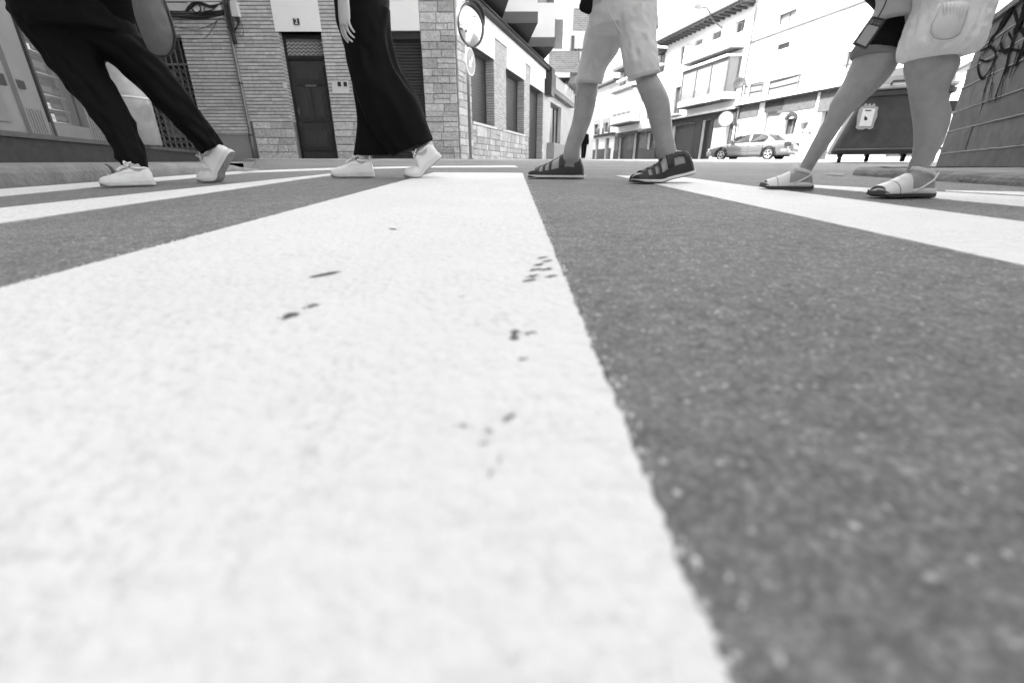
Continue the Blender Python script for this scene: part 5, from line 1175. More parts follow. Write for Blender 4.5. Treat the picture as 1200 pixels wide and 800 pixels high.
# feet -------------------------------------------------------------
FOOT = [(0.0, .30, .10), (.03, .62, .20), (.08, .80, .29), (.16, .86, .34), (.26, .84, .36), (.36, .80, .345), (.46, .83, .30), (.56, .92, .245), (.66, 1.0, .195), (.76, 1.02, .155), (.86, .95, .12), (.93, .82, .10), (.98, .58, .075), (1.0, .3, .05)]
SHOE = [(0.0, .42, .20), (.02, .68, .27), (.06, .84, .315), (.12, .9, .325), (.22, .88, .295), (.32, .86, .30), (.40, .88, .325), (.5, .95, .30), (.6, 1.02, .245), (.7, 1.07, .20), (.8, 1.06, .165), (.88, .97, .145), (.94, .8, .125), (.98, .55, .10), (1.0, .3, .08)]
HW = .178      # half width of the ball as a share of length
class Foot:
    def __init__(s, heel, toe, bend=0, L=None, roll=0, hinge=.68):
        heel, toe = Vector(heel), Vector(toe); d = toe - heel; s.L = L or d.length; s.bend = bend; s.hx = hinge * s.L
        x = Vector((d.x, d.y, d.y * M * 0 + (ground_z(toe.y) - ground_z(heel.y)))).normalized() if True else d
        y = Vector((0, 0, 1)).cross(x).normalized(); z = x.cross(y); base = toe - x * s.L
        s.M = Matrix(((x.x, y.x, z.x, base.x), (x.y, y.y, z.y, base.y), (x.z, y.z, z.z, base.z + .004), (0, 0, 0, 1)))
    def w(s, x, y, z):
        if s.bend:
            k = sst(-.012, .14 * s.L + .02, s.hx - x); a = s.bend * k
            if k > 0:
                dx, dz = x - s.hx, z - .006; x, z = s.hx + dx * math.cos(a) + dz * math.sin(a), .006 - dx * math.sin(a) + dz * math.cos(a)
        return s.M @ Vector((x, y, z))
    def prof(s, T, t):
        for i in range(len(T) - 1):
            if T[i][0] <= t <= T[i + 1][0]:
                k = (t - T[i][0]) / (T[i + 1][0] - T[i][0]); k = k * k * (3 - 2 * k) * .5 + k * .5; return lerp(T[i][1], T[i + 1][1], k), lerp(T[i][2], T[i + 1][2], k)
        return T[-1][1:]
    def surf(s, T, t, ph, zs, off=0, medial=.0):
        w, h = s.prof(T, t); w = w * HW * s.L + off; h = h * s.L + off; c, n = math.cos(ph), math.sin(ph)
        y = math.copysign(abs(c) ** .75, c) * w * (1 - .18 * max(0, n)); z = zs + (h - 0) * (max(n, 0) ** .8)
        return s.w(t * s.L, y, z)
    def shell(s, mb, T, zs, off=0, nt=44, nph=24, keep=None, closed=True, t0=0, t1=1):
        if closed:
            rings = []
            for i in range(nt + 1):
                t = .5 - .5 * math.cos(math.pi * i / nt); rings.append([s.surf(T, t, math.pi * j / nph, zs, off) for j in range(nph + 1)])
            mb.loft(rings)
        else:
            idx = {}; vs = []; fs = []
            def vid(i, j):
                if (i, j) not in idx: idx[i, j] = len(vs); vs.append(s.surf(T, t0 + (t1 - t0) * i / nt, math.pi * j / nph, zs, off))
                return idx[i, j]
            for i in range(nt):
                for j in range(nph):
                    if keep((t0 + (t1 - t0) * (i + .5) / nt), math.degrees(math.pi * (j + .5) / nph)): fs.append((vid(i, j), vid(i + 1, j), vid(i + 1, j + 1), vid(i, j + 1)))
            mb.add(vs, fs)
    def sole(s, mb, T, z0, z1, off, nt=40, z1h=None):
        rings = []
        for i in range(nt + 1):
            t = .5 - .5 * math.cos(math.pi * i / nt); w, _ = s.prof(T, t); w = w * HW * s.L + off; x = -off + t * (s.L + 2 * off); zt = lerp(z1h or z1, z1, sst(.25, .6, t)); up = .012 * sst(.8, 1, t)
            rings.append([s.w(x, y, z) for y, z in ((-w * .93, z0 + up), (0, z0 + up), (w * .93, z0 + up), (w, z0 + .004 + up), (w, zt - .002), (w * .95, zt), (0, zt), (-w * .95, zt), (-w, zt - .002), (-w, z0 + .004 + up))])
        mb.loft(rings)
def sneaker(f, label, chunky=0):
    root = thing('sneaker', label, 'shoe', f.w(f.L * .4, 0, 0)) if label else None
    return root
def make_sneaker(f, par, fat=0, tab=False):
    zs = .019 + fat * .006; mb = MB(); f.shell(mb, SHOE, zs - .004, .002); up = mb.build('sneaker', LEATHER, par, smooth=True)
    mb = MB(); f.sole(mb, SHOE, .003, zs + .002, .004, z1h=zs + .006 + fat * .01); so = mb.build('sole', RUBW, up, smooth=False)
    mb = MB(); f.sole(mb, SHOE, .0, .0035, .002); mb.build('outsole', SOLEB, up)
    # collar rim
    pts = []
    for k in range(25):
        q = 2 * math.pi * k / 24; t = .20 + .155 * math.cos(q); w, h = f.prof(SHOE, t); y = .105 * f.L * math.sin(q); z = zs + h * f.L * (.93 + .07 * math.cos(q)); pts.append(f.w(t * f.L, y, z + .002))
    mb = MB(); mb.tube(pts, .005, 8); mb.build('collar', LEATHER, up, smooth=True)
    # tongue and laces
    mb = MB(); rings = []
    for t, w, o in ((.33, .012, .022), (.36, .02, .018), (.42, .022, .008), (.5, .02, .005), (.58, .016, .003)):
        _, h = f.prof(SHOE, t); rings.append([f.w(t * f.L, y, zs + h * f.L + o + z) for y, z in ((-w, 0), (w, 0), (w, .005), (-w, .005))])
    mb.loft(rings); mb.build('tongue', LEATHER, up)
    mb = MB()
    for i, t in enumerate((.41, .455, .5, .545, .59)):
        _, h = f.prof(SHOE, t); a = []
        for k in range(7): y = lerp(-.024, .024, k / 6); a.append(f.w((t + .012 * (k / 6 - .5)) * f.L, y, zs + h * f.L + .0085 - abs(y) ** 1.6 * 3.6))
        mb.tube(a, .0028, 6)
        a = [f.w((t + .03 * (k / 6)) * f.L, lerp(-.022, .022, k / 6), zs + f.prof(SHOE, t + .03 * k / 6)[1] * f.L + .011 - abs(lerp(-.022, .022, k / 6)) ** 1.6 * 3.6) for k in range(7)]; mb.tube(a, .0026, 6)
    _, h = f.prof(SHOE, .40); z = zs + h * f.L + .012
    for sd in (1, -1): mb.tube([f.w(.4 * f.L + a * .001, sd * b * .001, z + c * .001) for a, b, c in ((0, 0, 0), (6, 9, 9), (10, 20, 12), (12, 29, 4), (9, 30, -6), (5, 20, -6), (1, 8, 0), (0, 0, 0))], .0026, 6)
    mb.build('laces', LEATHER, up, smooth=True)
    mb = MB()   # stitched seam and heel patch
    mb.tube([f.surf(SHOE, t, R(35), zs, .003) for t in [.30 + .3 * k / 14 for k in range(15)]], .0011, 5); mb.tube([f.surf(SHOE, t, R(145), zs, .003) for t in [.30 + .3 * k / 14 for k in range(15)]], .0011, 5)
    mb.tube([f.surf(SHOE, .78 + .035 * math.sin(math.pi * k / 16), math.pi * k / 16, zs, .003) for k in range(17)], .0012, 5); mb.build('seam', RUBW, up)
    if tab: mb = MB(); mb.tube([f.w(.006, 0, zs + a) for a in (.02, .035, .05, .062)], [.004, .006, .006, .004], 6); mb.build('heel_tab', SANDK, up)
    return up
def add_foot(mb, f, zs=.012): f.shell(mb, FOOT, zs, -.002, nt=30, nph=20)
# upper bodies (above the frame) ------------------------------------
def upper(mb, c, z0, sc, dx=.0, lean=0, head=True):
    """torso, neck and head above waist height z0; faces -X"""
    cx, cy = c; R_ = []
    for t, ax, ay, ox in ((-.14, .06, .10, .0), (-.05, .08, .13, 0), (.06, .095, .135, 0), (.18, .105, .15, -.005), (.3, .11, .165, -.005), (.38, .095, .175, 0), (.44, .07, .13, .005), (.475, .055, .06, .0), (.53, .052, .052, -.01), (.575, .054, .052, -.015)):
        R_.append(ell((cx + (ox - lean * max(t, 0)) * sc, cy, z0 + t * sc), ax * sc, ay * sc))
    mb.loft(R_); hx = cx + (-.03 - lean * .6) * sc; hz_ = z0 + .68 * sc; R_ = []
    for t, ax, ay, ox in ((-.115, .03, .03, -.03), (-.1, .055, .045, -.025), (-.06, .078, .06, -.012), (-.02, .09, .07, -.003), (.03, .097, .075, .003), (.07, .09, .07, .005), (.1, .065, .052, .006), (.118, .03, .025, .006)): R_.append(ell((hx + ox * sc, cy, hz_ + t * sc), ax * sc, ay * sc))
    mb.loft(R_)
    mb.loft([[Vector((hx + x * sc, cy + y * sc, hz_ + z * sc)) for y, z in ((-w, 0), (w, 0), (0, h))] for x, w, h, z in ((-.085, .012, .05, 0), (-.112, .014, .012, 0))]) if False else None
    limb(mb, [(hx - .088 * sc, cy, hz_ + .01 * sc), (hx - .108 * sc, cy, hz_ - .022 * sc)], [.009 * sc, .013 * sc], 10, 3)      # nose
    for z_, r in ((-.052, .009), (-.062, .01)): limb(mb, [(hx - .082 * sc, cy - .018 * sc, hz_ + z_ * sc), (hx - .09 * sc, cy, hz_ + z_ * sc), (hx - .082 * sc, cy + .018 * sc, hz_ + z_ * sc)], [r * .5 * sc, r * sc, r * .5 * sc], 8, 3)
    for sd in (1, -1): limb(mb, [(hx + .005 * sc, cy + sd * .073 * sc, hz_ - .02 * sc), (hx + .012 * sc, cy + sd * .08 * sc, hz_ + .018 * sc)], [.011 * sc, .014 * sc], 8, 3)
    return Vector((hx, cy, hz_))
def eyes_hair(par, hc, sc, long_=False):
    for sd in (1, -1):
        mb = MB(); p = hc + Vector((-.084, sd * .03, .004)) * sc; mb.loft([ell((p.x, p.y, p.z + t * .011 * sc), .010 * sc * math.sqrt(max(.02, 1 - t * t)), .012 * sc * math.sqrt(max(.02, 1 - t * t)), 12) for t in (-1, -.6, 0, .6, 1)]); mb.build('eye', DARKM, par, smooth=True)
    mb = MB(); rings = []
    for t, ax, ay, ox in ((-.3 if long_ else -.06, .03 if long_ else .045, .06 if long_ else .07, .075), (-.12 if long_ else -.03, .05, .085, .06), (.02, .075, .088, .035), (.06, .1, .087, .012), (.095, .088, .07, .01), (.125, .05, .04, .01), (.133, .01, .01, .01)): rings.append(ell((hc.x + ox * sc, hc.y, hc.z + t * sc), ax * sc, ay * sc))
    mb.loft(rings); finish(mb.build('hair', HAIR, par), .012 * sc, 3)
def arm(mb, sh, el, wr, sc): limb(mb, [sh, Vector(sh).lerp(Vector(el), .5), el, Vector(el).lerp(Vector(wr), .35), wr], [.05 * sc, .045 * sc, .037 * sc, .036 * sc, .025 * sc])
def sleeve(mb, pts, rs): limb(mb, pts, rs)
def gz(p): return ground_z(p[1])
def gp(x, y): p = gnd(x, y); return p

# ---------- person A: black trousers, white sneakers, bag
DA = 1.80
fa1 = Foot(gp(182.5, 218.2), gp(119.5, 220.2)); base = (gp(150, 218).x + .1, gp(150, 218).y, gz(gp(150, 218)))
toeA2 = gp(233.5, 214.2); hA2 = toeA2 + Vector((.262, .05, 0)); fa2 = Foot(hA2, toeA2, R(52), L=.262)
pa = thing('person', 'person in black tapered trousers and white lace-up sneakers striding left with a bag', 'person', base)
bm_ = MB(); add_foot(bm_, fa1, .02); add_foot(bm_, fa2, .02)
LA1 = [row2(60, 62, 110, 1.86), row2(100, 92, 128, 1.84), row2(150, 128, 152, 1.80), row2(190, 147, 168, 1.75), row2(205, 150, 172, 1.74)]
LA2 = [row2(40, 100, 140, 1.92), row2(90, 155, 180, 1.93), row2(130, 202, 217, 1.94), (222, 152, 238, 142, 1.94), (237, 172, 254, 165, 1.95), (241, 181, 259, 174, 1.96), (246, 188, 265, 181, 1.965)]
bm_.loft(rows(LA1)); bm_.loft(rows(LA2))
hipA = dep(88, 0, 1.86 * KS); zA = hipA.z + .06; cA_ = (hipA.x - .02, hipA.y)
hcA = upper(bm_, cA_, zA, 1.0, lean=.05); shl = Vector((cA_[0], cA_[1] - .2, zA + .38)); bagtop = dep(168, -60, 1.62 * KS)
elA = Vector((cA_[0] + .03, cA_[1] - .27, zA + .12)); wrA = Vector((bagtop.x - .0, bagtop.y + .0, zA + .02 - .1))
arm(bm_, shl, elA, wrA + Vector((0, 0, .1)), 1); hand(bm_, wrA + Vector((0, 0, .1)), (0, 0, -1), (-1, 0, 0), (0, -1, 0), .95, 1.3)
shr = Vector((cA_[0], cA_[1] + .2, zA + .38)); elr = shr + Vector((.0, .04, -.27)); wrr = elr + Vector((-.22, -.05, .08)); arm(bm_, shr, elr, wrr, 1); hand(bm_, wrr, (-.4, 0, -1), (-1, 0, .3), (0, 1, 0), .95, .6)
finish(bm_.build('body', SKINL, pa), .0065)
tr = MB()
tr.loft(rows([row2(-60, -10, 140, 1.88), row2(-20, 2, 150, 1.87), row2(0, 12, 153, 1.86), row2(37, 32, 160, 1.86), row2(40, 38, 156, 1.86)], k=.72, fold=.01, seed=1, ff=2, tail=.01))
tr.loft(rows([row2(-20, 8, 125, 1.86), row2(20, 22, 124, 1.85), row2(50, 41, 118, 1.84), row2(76, 61, 119, 1.83), row2(100, 79, 133.5, 1.82), row2(129, 103, 150, 1.8), row2(147, 115.5, 158, 1.79), row2(170, 132, 165, 1.77), row2(184, 135.5, 169.5, 1.76), row2(192, 144, 171.5, 1.755), row2(203.5, 145.5, 174, 1.75)], k=.8, fold=.017, seed=3, ff=1.8))
tr.loft(rows([row2(-30, 50, 150, 1.88), (70, 30, 156, 5, 1.9), (85, 60, 160, 29, 1.9), (121, 72, 176, 45, 1.9), (144, 86, 190, 68, 1.91), (165, 106, 204, 88, 1.92), (181, 124, 217, 103, 1.93), (197, 138, 230, 124, 1.93), (217, 157, 243, 142, 1.94), (230, 170, 253, 156, 1.94), (239, 181, 261, 169.5, 1.94)], k=.85, fold=.017, seed=7, ff=1.8))
finish(tr.build('trousers', CLOTHK, pa), .007, 3)
jk = MB(); jk.loft(rows([(70, -4, 157, 33, 1.86), (60, -30, 158, 10, 1.86), row2(-60, 10, 160, 1.86)], k=.8, fold=.004))
jk.loft([ell((cA_[0] - .05 * t * 1, cA_[1], zA + t), a, b) for t, a, b in ((-.1, .135, .185), (0, .135, .185), (.1, .125, .17), (.25, .14, .185), (.36, .125, .2), (.43, .09, .14), (.46, .07, .08))])
sleeve(jk, [shl, shl.lerp(elA, .5), elA, elA.lerp(wrA, .9)], [.065, .06, .05, .04]); sleeve(jk, [shr, shr.lerp(elr, .5), elr, elr.lerp(wrr, .9)], [.065, .06, .05, .04])
finish(jk.build('jacket', CLOTHJ, pa), .011, 4)
make_sneaker(fa1, pa); make_sneaker(fa2, pa); eyes_hair(pa, hcA, 1, True); settle(pa)
# bag
BD = 1.60; BGM = mat('bag_leather', .13, .34, .35, 7, .5, 14, bd=.012, coat=.2)
bg_ = thing('shoulder_bag', 'soft grey rounded bag hanging beside the striding person in black trousers', 'bag', dep(190, 66, BD * KS))
mb = MB(); mb.loft(rows([(140, -60, 172, -64), (152, -20, 182, -24), (155, 2, 190, -2), (158, 18, 196, 12), (163, 34, 201, 28), (168, 46, 204.5, 42), (174, 57.5, 204, 54), (181, 63.5, 201, 61), (187, 66.5, 196, 66)], D=BD, k=.42, fold=.004, seed=5))
finish(mb.build('pouch', BGM, bg_), .006, 4)
mb = MB(); mb.tube([dep(x, y, (BD + .0) * KS) for x, y in ((172, -64), (183, -24), (191, -3), (197.5, 14), (202.5, 30), (205.5, 44), (204.5, 55), (200, 63), (190, 67.5), (180, 64), (172, 56))], .0045, 8); mb.build('piping', mat('piping', .03, .4), bg_, smooth=True)
mb = MB(); hA_ = wrA + Vector((0, 0, .01)); mb.tube([dep(142, -58, BD * KS), hA_ + Vector((-.02, 0, -.03)), hA_, hA_ + Vector((.02, 0, -.03)), dep(170, -62, BD * KS)], .008, 8); mb.build('strap', mat('piping', .03), bg_, smooth=True)
settle(bg_)

# ---------- person B: wide black trousers
fb1 = Foot(gp(438.5, 208.4), gp(389.5, 208.8)); tB = gp(474, 209); fb2 = Foot(tB + Vector((.275, .05, 0)), tB, R(38), L=.275)
pb_ = thing('person', 'person in flowing wide-leg black trousers and white sneakers, one bare hand hanging down', 'person', gp(420, 206))
bm_ = MB(); add_foot(bm_, fb1, .02); add_foot(bm_, fb2, .024)
bm_.loft(rows([row2(120, 428, 436), row2(160, 421, 434), row2(177, 420, 431), row2(184, 415.5, 433), row2(188, 414.5, 433), row2(193, 414, 434)], D=2.375))
bm_.loft(rows([row2(90, 445, 458), row2(130, 465, 478), (480, 160, 490, 156), (486, 171, 503.5, 164), (487.5, 179, 508.5, 171), (490, 184, 511, 177)], D=2.42))
hipB = dep(424, 0, 2.4 * KS); zB = hipB.z + .02; cB_ = (hipB.x + .005, hipB.y); hcB = upper(bm_, cB_, zB, .98, lean=.02)
DH = 2.15 * KS; wrB = dep(403, 2, DH); elB = dep(409, -62, DH + .05); shB = Vector((cB_[0], cB_[1] - .19, zB + .37))
arm(bm_, shB, elB, wrB, .95)
hl = []
for xl, xr, y, th in ((396.4, 409, -2, .019), (396.6, 409.6, 6, .0175), (396.9, 410.3, 13, .017), (397.3, 410.6, 20, .016), (397.8, 409.8, 26, .0145), (398.6, 408.4, 30, .011)):
    a, b = dep(xl, y, DH), dep(xr, y, DH); c = (a + b) / 2; w = (b - a).length / 2; hl.append([c + Vector((w * math.cos(q), th * math.sin(q) + (1 - math.cos(q)) * -.004, 0)) for q in [2 * math.pi * i / 20 for i in range(20)]])
bm_.loft(hl)
for P_, off_ in ((((407.6, 22), (409.4, 28.5), (412.2, 34), (415.3, 38.3)), -.006), (((404.6, 23), (406.2, 32), (409.8, 39.5), (415, 44.3)), .001), (((401.4, 23), (402.8, 34), (406.4, 43), (412.6, 49)), .005), (((399, 22), (399.8, 32), (402.6, 42.5), (408, 50)), .012)):
    limb(bm_, [dep(x, y, DH + off_ + (.004 if i == 3 else 0)) for i, (x, y) in enumerate(P_)], [.0075, .0075, .0068, .0058], 12, 5)
limb(bm_, [dep(399, 8, DH + .02), dep(400, 18, DH + .035), dep(403, 27, DH + .04), dep(406, 33, DH + .038)], [.011, .010, .009, .0075], 12, 4)
shr = Vector((cB_[0], cB_[1] + .19, zB + .37)); elr = shr + Vector((-.02, .04, -.26)); wrr = elr + Vector((-.2, 0, .1)); arm(bm_, shr, elr, wrr, .95); hand(bm_, wrr, (0, 0, -1), (-1, 0, 0), (0, 1, 0), .92, .6)
finish(bm_.build('body', SKINL, pb_), .0042, 2)
tr = MB()
tr.loft(rows([row2(-50, 396, 452), row2(-20, 392, 455), row2(0, 391.5, 455.3), row2(20, 394, 456.5), row2(43, 400, 457.5), row2(58, 406, 458.5)], D=2.4, k=.95, fold=.008, seed=2, tail=.12))
tr.loft(rows([row2(10, 396, 446, 2.40), row2(40, 400, 448, 2.395), row2(78, 410.5, 452, 2.39), row2(100, 414, 454, 2.385), row2(125, 417, 456, 2.38), row2(144, 418, 459, 2.38), row2(165, 416.5, 462, 2.375), (415, 182.6, 461, 181.6, 2.375)], k=.45, fold=.012, seed=4, fz=.4))
tr.loft(rows([row2(10, 400, 456, 2.38), row2(43, 403.5, 457.5, 2.36), (410.5, 82, 465.5, 77, 2.34), (417, 106, 475, 94, 2.33), (428, 134, 489, 117, 2.33), (440, 157, 497.5, 141, 2.33), (452, 174, 502, 154, 2.34), (462.5, 182.8, 505.8, 164.6, 2.34)], k=.5, fold=.02, seed=9, ff=1.3, fz=.3))
finish(tr.build('trousers', CLOTHK, pb_), .0075, 4)
tp = MB(); tp.loft([ell((cB_[0] - .02 * t, cB_[1], zB + t), a, b) for t, a, b in ((.15, .105, .15), (.17, .11, .155), (.25, .122, .172), (.36, .112, .19), (.43, .085, .13), (.46, .065, .075))]); sleeve(tp, [shB, shB.lerp(elB, .6)], [.06, .055]); sleeve(tp, [shr, shr.lerp(elr, .6)], [.06, .055])
finish(tp.build('top', TEE, pb_), .011, 4)
make_sneaker(fb1, pb_, .5, True); make_sneaker(fb2, pb_, .5); eyes_hair(pb_, hcB, .98, True); settle(pb_)

# ---------- person C: pale shorts, dark sandals
fc1 = Foot(gp(683.5, 209.8), gp(620, 209.2)); tC = gp(740, 215.2); LC = (gp(683.5, 209.8) - gp(620, 209.2)).length; fc2 = Foot(tC + Vector((LC * .985, .045, 0)), tC, R(12), L=LC * .98, hinge=.62)
pc = thing('person', 'boy in knee-length pale cotton shorts and dark strappy sandals walking left', 'person', gp(700, 212))
bm_ = MB(); add_foot(bm_, fc1, .014); add_foot(bm_, fc2, .014)
D1, D2 = 2.22, 1.905
bm_.loft(rows([row2(40, 698, 716), row2(75, 684, 704), row2(92, 677.5, 702), row2(115, 674.8, 699.5), row2(129, 672.8, 696.3), row2(144, 670, 692), row2(158, 665.6, 686.3), row2(172.6, 661.3, 680.5), row2(184, 660, 679.3) + (D1, .85), row2(190, 661, 679) + (D1, .65), row2(197, 664, 677) + (D1, .4)], D=D1, k=.95))
bm_.loft(rows([row2(35, 738, 758, 1.98), row2(68, 743, 763, 1.95), row2(84, 744, 768, 1.92), row2(101, 746, 777.5), row2(115, 751.6, 784), row2(129.5, 757, 786), row2(144, 761, 787.3), row2(158, 765, 789), row2(172.6, 767.8, 792), row2(181, 769, 793.5) + (D2, .85), row2(187, 771, 795) + (D2, .65), row2(193, 774, 793) + (D2, .4)], D=D2, k=.95))
hipC = dep(731, 0, 2.05 * KS); zC = hipC.z + .06; cC_ = (hipC.x, hipC.y); sc = .86; hcC = upper(bm_, cC_, zC, sc, lean=.03)
for sd in (-1, 1):
    sh = Vector((cC_[0], cC_[1] + sd * .19 * sc, zC + .37 * sc)); el = sh + Vector((.1 * sd, .03 * sd, -.24)); wr = el + Vector((-.16, 0, .06)); arm(bm_, sh, el, wr, sc); hand(bm_, wr, (-.8, 0, -.5), (0, 0, 1), (0, sd, 0), .85, .7)
finish(bm_.build('body', SKIN, pc), .0055)
st = MB()
st.loft(rows([row2(-40, 690, 770, 2.05), row2(0, 692.5, 768.5, 2.05), row2(20, 690.5, 769, 2.05), row2(36, 690, 769.5, 2.05)], k=.95, fold=.009, seed=3, ff=3, tail=.01))
st.loft(rows([row2(10, 692, 740, 2.13), row2(32, 688.8, 732, 2.14), row2(55, 683, 726.5, 2.17), row2(78, 679, 712.5, 2.19), (675.6, 97, 704.5, 98.5, 2.19)], k=1.0, fold=.010, seed=6, ff=3, sub=6))
st.loft(rows([row2(10, 724, 768, 1.98), row2(30, 724, 769, 1.96), row2(53, 727, 769.5, 1.93), row2(75, 731.3, 771, 1.91), (736.5, 94.8, 772, 86.5, 1.90)], k=1.0, fold=.010, seed=8, ff=3, sub=6))
sh_o = finish(st.build('shorts', DENIM, pc), .0055, 3)
def hoop(par, name, row, D, k, r, m, off=.002):
    p = pring(*row, D, k=k, seg=40); c = sum(p, Vector()) / 40; mb = MB(); q = [v + (v - c).normalized() * off for v in p]; mb.tube(q + [q[0], q[1]], r, 6); return mb.build(name, m, par, smooth=True)
hoop(sh_o, 'hem_seam', (675.8, 93.5, 705.5, 95), 2.19, 1.0, .0025, DENIM, .001); hoop(sh_o, 'hem_seam', (735.6, 91.2, 772, 83.3), 1.9, 1.0, .0025, DENIM, .001)
mb = MB(); mb.tube([dep(x, y, (2.0) * KS - .13) for x, y in ((751, 5), (752, 25), (754, 45), (757, 65), (759, 86))], .0016, 5); mb.build('side_seam', DENIM, sh_o)
mb = MB(); mb.tube([dep(x, y, 2.0 * KS - .12) for x, y in ((709, -4), (711.5, 8), (718, 22), (727, 38))], .002, 5); mb.build('fly_seam', DENIM, sh_o)
tp = MB(); tp.loft([ell((cC_[0] - .03 * t, cC_[1], zC + t * sc), a * sc, b * sc) for t, a, b in ((.02, .13, .19), (.1, .125, .175), (.25, .13, .18), (.36, .12, .195), (.43, .085, .13), (.46, .065, .075))])
for sd in (-1, 1): sh = Vector((cC_[0], cC_[1] + sd * .19 * sc, zC + .37 * sc)); sleeve(tp, [sh, sh + Vector((.05 * sd, .02 * sd, -.13))], [.058, .06])
finish(tp.build('shirt', TEE, pc), .01, 4)
mb = MB(); mb.loft(rows([(684, -14, 696, -8), (679.5, 2, 695, 8), (678, 10, 693, 16), (681, 14, 691, 18)], D=2.0, k=.3)); finish(mb.build('shirt_tail', CLOTHK, pc), .006, 2)
def sandal_c(f, par):
    def keep(t, p):
        side = min(p, 180 - p)
        if t > .955: return side < 40
        if side < 13: return True
        if t < .17: return side < 62 + 30 * (1 - t / .17) or t < .03
        if t < .34: return 40 < side < 60 or side < 17
        if t < .44: return True
        if t < .575: return side < 18 or side > 84
        if t < .625: return True
        if t < .69: return side < 18 or side > 84
        if t < .735: return True
        if t < .80: return side < 19 or side > 84
        if t < .88: return True
        return side < 38
    mb = MB(); f.shell(mb, FOOT, .016, .0035, nt=90, nph=48, keep=keep, closed=False); o = mb.build('sandal', SANDK, par, smooth=True, fix=False)
    s_ = o.modifiers.new('s', 'SOLIDIFY'); s_.thickness = .0032; s_.offset = 0
    mb = MB(); f.sole(mb, FOOT, .003, .018, .007); mb.build('sole', RUBW, o); mb = MB(); f.sole(mb, FOOT, .0, .004, .005); mb.build('outsole', DARKM2, o); mb = MB(); f.sole(mb, FOOT, .016, .0215, .004); mb.build('footbed', SANDK, o)
    for t0, t1, r_ in ((.345, .445, 0),):
        mb = MB(); rings = []
        for k in range(17):
            p = R(22 + 136 * k / 16); rings.append([f.surf(FOOT, t, p, .016, e_) for t, e_ in ((t0, .006), (t0, .0105), (t1, .0105), (t1, .006))])
        mb.loft(rings); mb.build('velcro_strap', SANDK, o, smooth=False)
    mb = MB(); sd = R(25)
    P_ = [f.surf(FOOT, t, R(158), .016, .013) for t in (.35, .44)]; P2 = [f.surf(FOOT, t, R(138), .016, .013) for t in (.44, .35)]; P_ += P2; mb.tube(P_ + [P_[0]], .002, 6); mb.build('buckle', MIDM, o)
    for t in (.66, .77): mb = MB(); mb.tube([f.surf(FOOT, t - .02, R(a), .016, .006) for a in range(20, 165, 10)], .0014, 5); mb.build('piping', MIDM, o)
    return o
sandal_c(fc1, pc); sandal_c(fc2, pc); eyes_hair(pc, hcC, sc); settle(pc)

# ---------- person D: crinkled tunic, pearl sandals
fd1 = Foot(gp(950, 223.2), gp(891, 222.2)); fd2 = Foot(gp(1087.5, 231.8), gp(1021, 232.5))
pd = thing('person', 'girl with bare legs in a crinkled pale tunic, short black shorts and pale open-toe sandals', 'person', gp(1010, 226))
bm_ = MB(); add_foot(bm_, fd1, .010); add_foot(bm_, fd2, .010)
bm_.loft(rows([(1040, 20, 1066, 40, 1.42), (1012, 50, 1052, 62, 1.43), (1000.5, 68, 1052, 74, 1.44), (990, 92, 1036, 98, 1.45), (975, 118, 1012, 120, 1.46), (969, 135, 995, 136, 1.48), (955.5, 160, 977.5, 161, 1.51), (946, 178, 965, 179, 1.53), (938, 194, 954, 195, 1.545), (933, 204, 949.5, 205, 1.55), (931, 211, 949, 212, 1.555)], k=.95))
bm_.loft(rows([row2(20, 1080, 1120), row2(50, 1070, 1114), row2(66, 1064, 1117), row2(76, 1061, 1121), row2(90, 1063, 1115.5), row2(105, 1065.8, 1109.5), row2(117, 1067.5, 1108.6), row2(130, 1069.5, 1112), row2(144, 1071.3, 1111), row2(157, 1072, 1107), row2(169, 1071.5, 1103), row2(180, 1070, 1096.5), row2(190, 1067, 1091), row2(200, 1062.5, 1086), row2(208, 1058.5, 1084) + (1.30, .85), row2(215, 1058.5, 1083) + (1.30, .7), row2(222, 1063, 1079) + (1.30, .5)], D=1.30, k=.92))
p = dep(1076, 203, (1.30 - .05) * KS); limb(bm_, [p, p + Vector((0, .02, 0))], [.011, .011], 10, 2)
hipD = dep(1092, 0, 1.36 * KS); scD = .74; zD = hipD.z + .0; cD_ = (hipD.x - .01, hipD.y); hcD = upper(bm_, cD_, zD, scD, lean=.03)
for sd in (-1, 1):
    sh = Vector((cD_[0], cD_[1] + sd * .18 * scD, zD + .37 * scD)); el = sh + Vector((.06 * sd, .03 * sd, -.2)); wr = el + Vector((-.15, 0, .02)); arm(bm_, sh, el, wr, scD); hand(bm_, wr, (-1, 0, -.1), (0, 0, 1), (0, sd, 0), .75, .7)
finish(bm_.build('body', SKIN, pd), .0052, 3)
mb = MB(); mb.loft(rows([(1012, -20, 1074, 4, 1.41), (1030, 12, 1072, 20, 1.41), (1026, 30, 1068, 40, 1.41), (1008, 48, 1062, 62, 1.42), (1003, 55, 1060, 70, 1.43)], k=.9, fold=.003)); bs_ = finish(mb.build('shorts', CLOTHK, pd), .0055, 3)
mb = MB(); mb.loft(rows([(1003.5, 50, 1057.5, 52, 1.43), (1000, 57, 1055.5, 59, 1.435), (998, 66, 1055, 69, 1.44)], k=1.0, fold=.002, seed=3)); finish(mb.build('rolled_cuff', mat('cuff', .2, .9, .1, 9, .3, 300, bd=.001), bs_), .005, 2)
tn = MB()
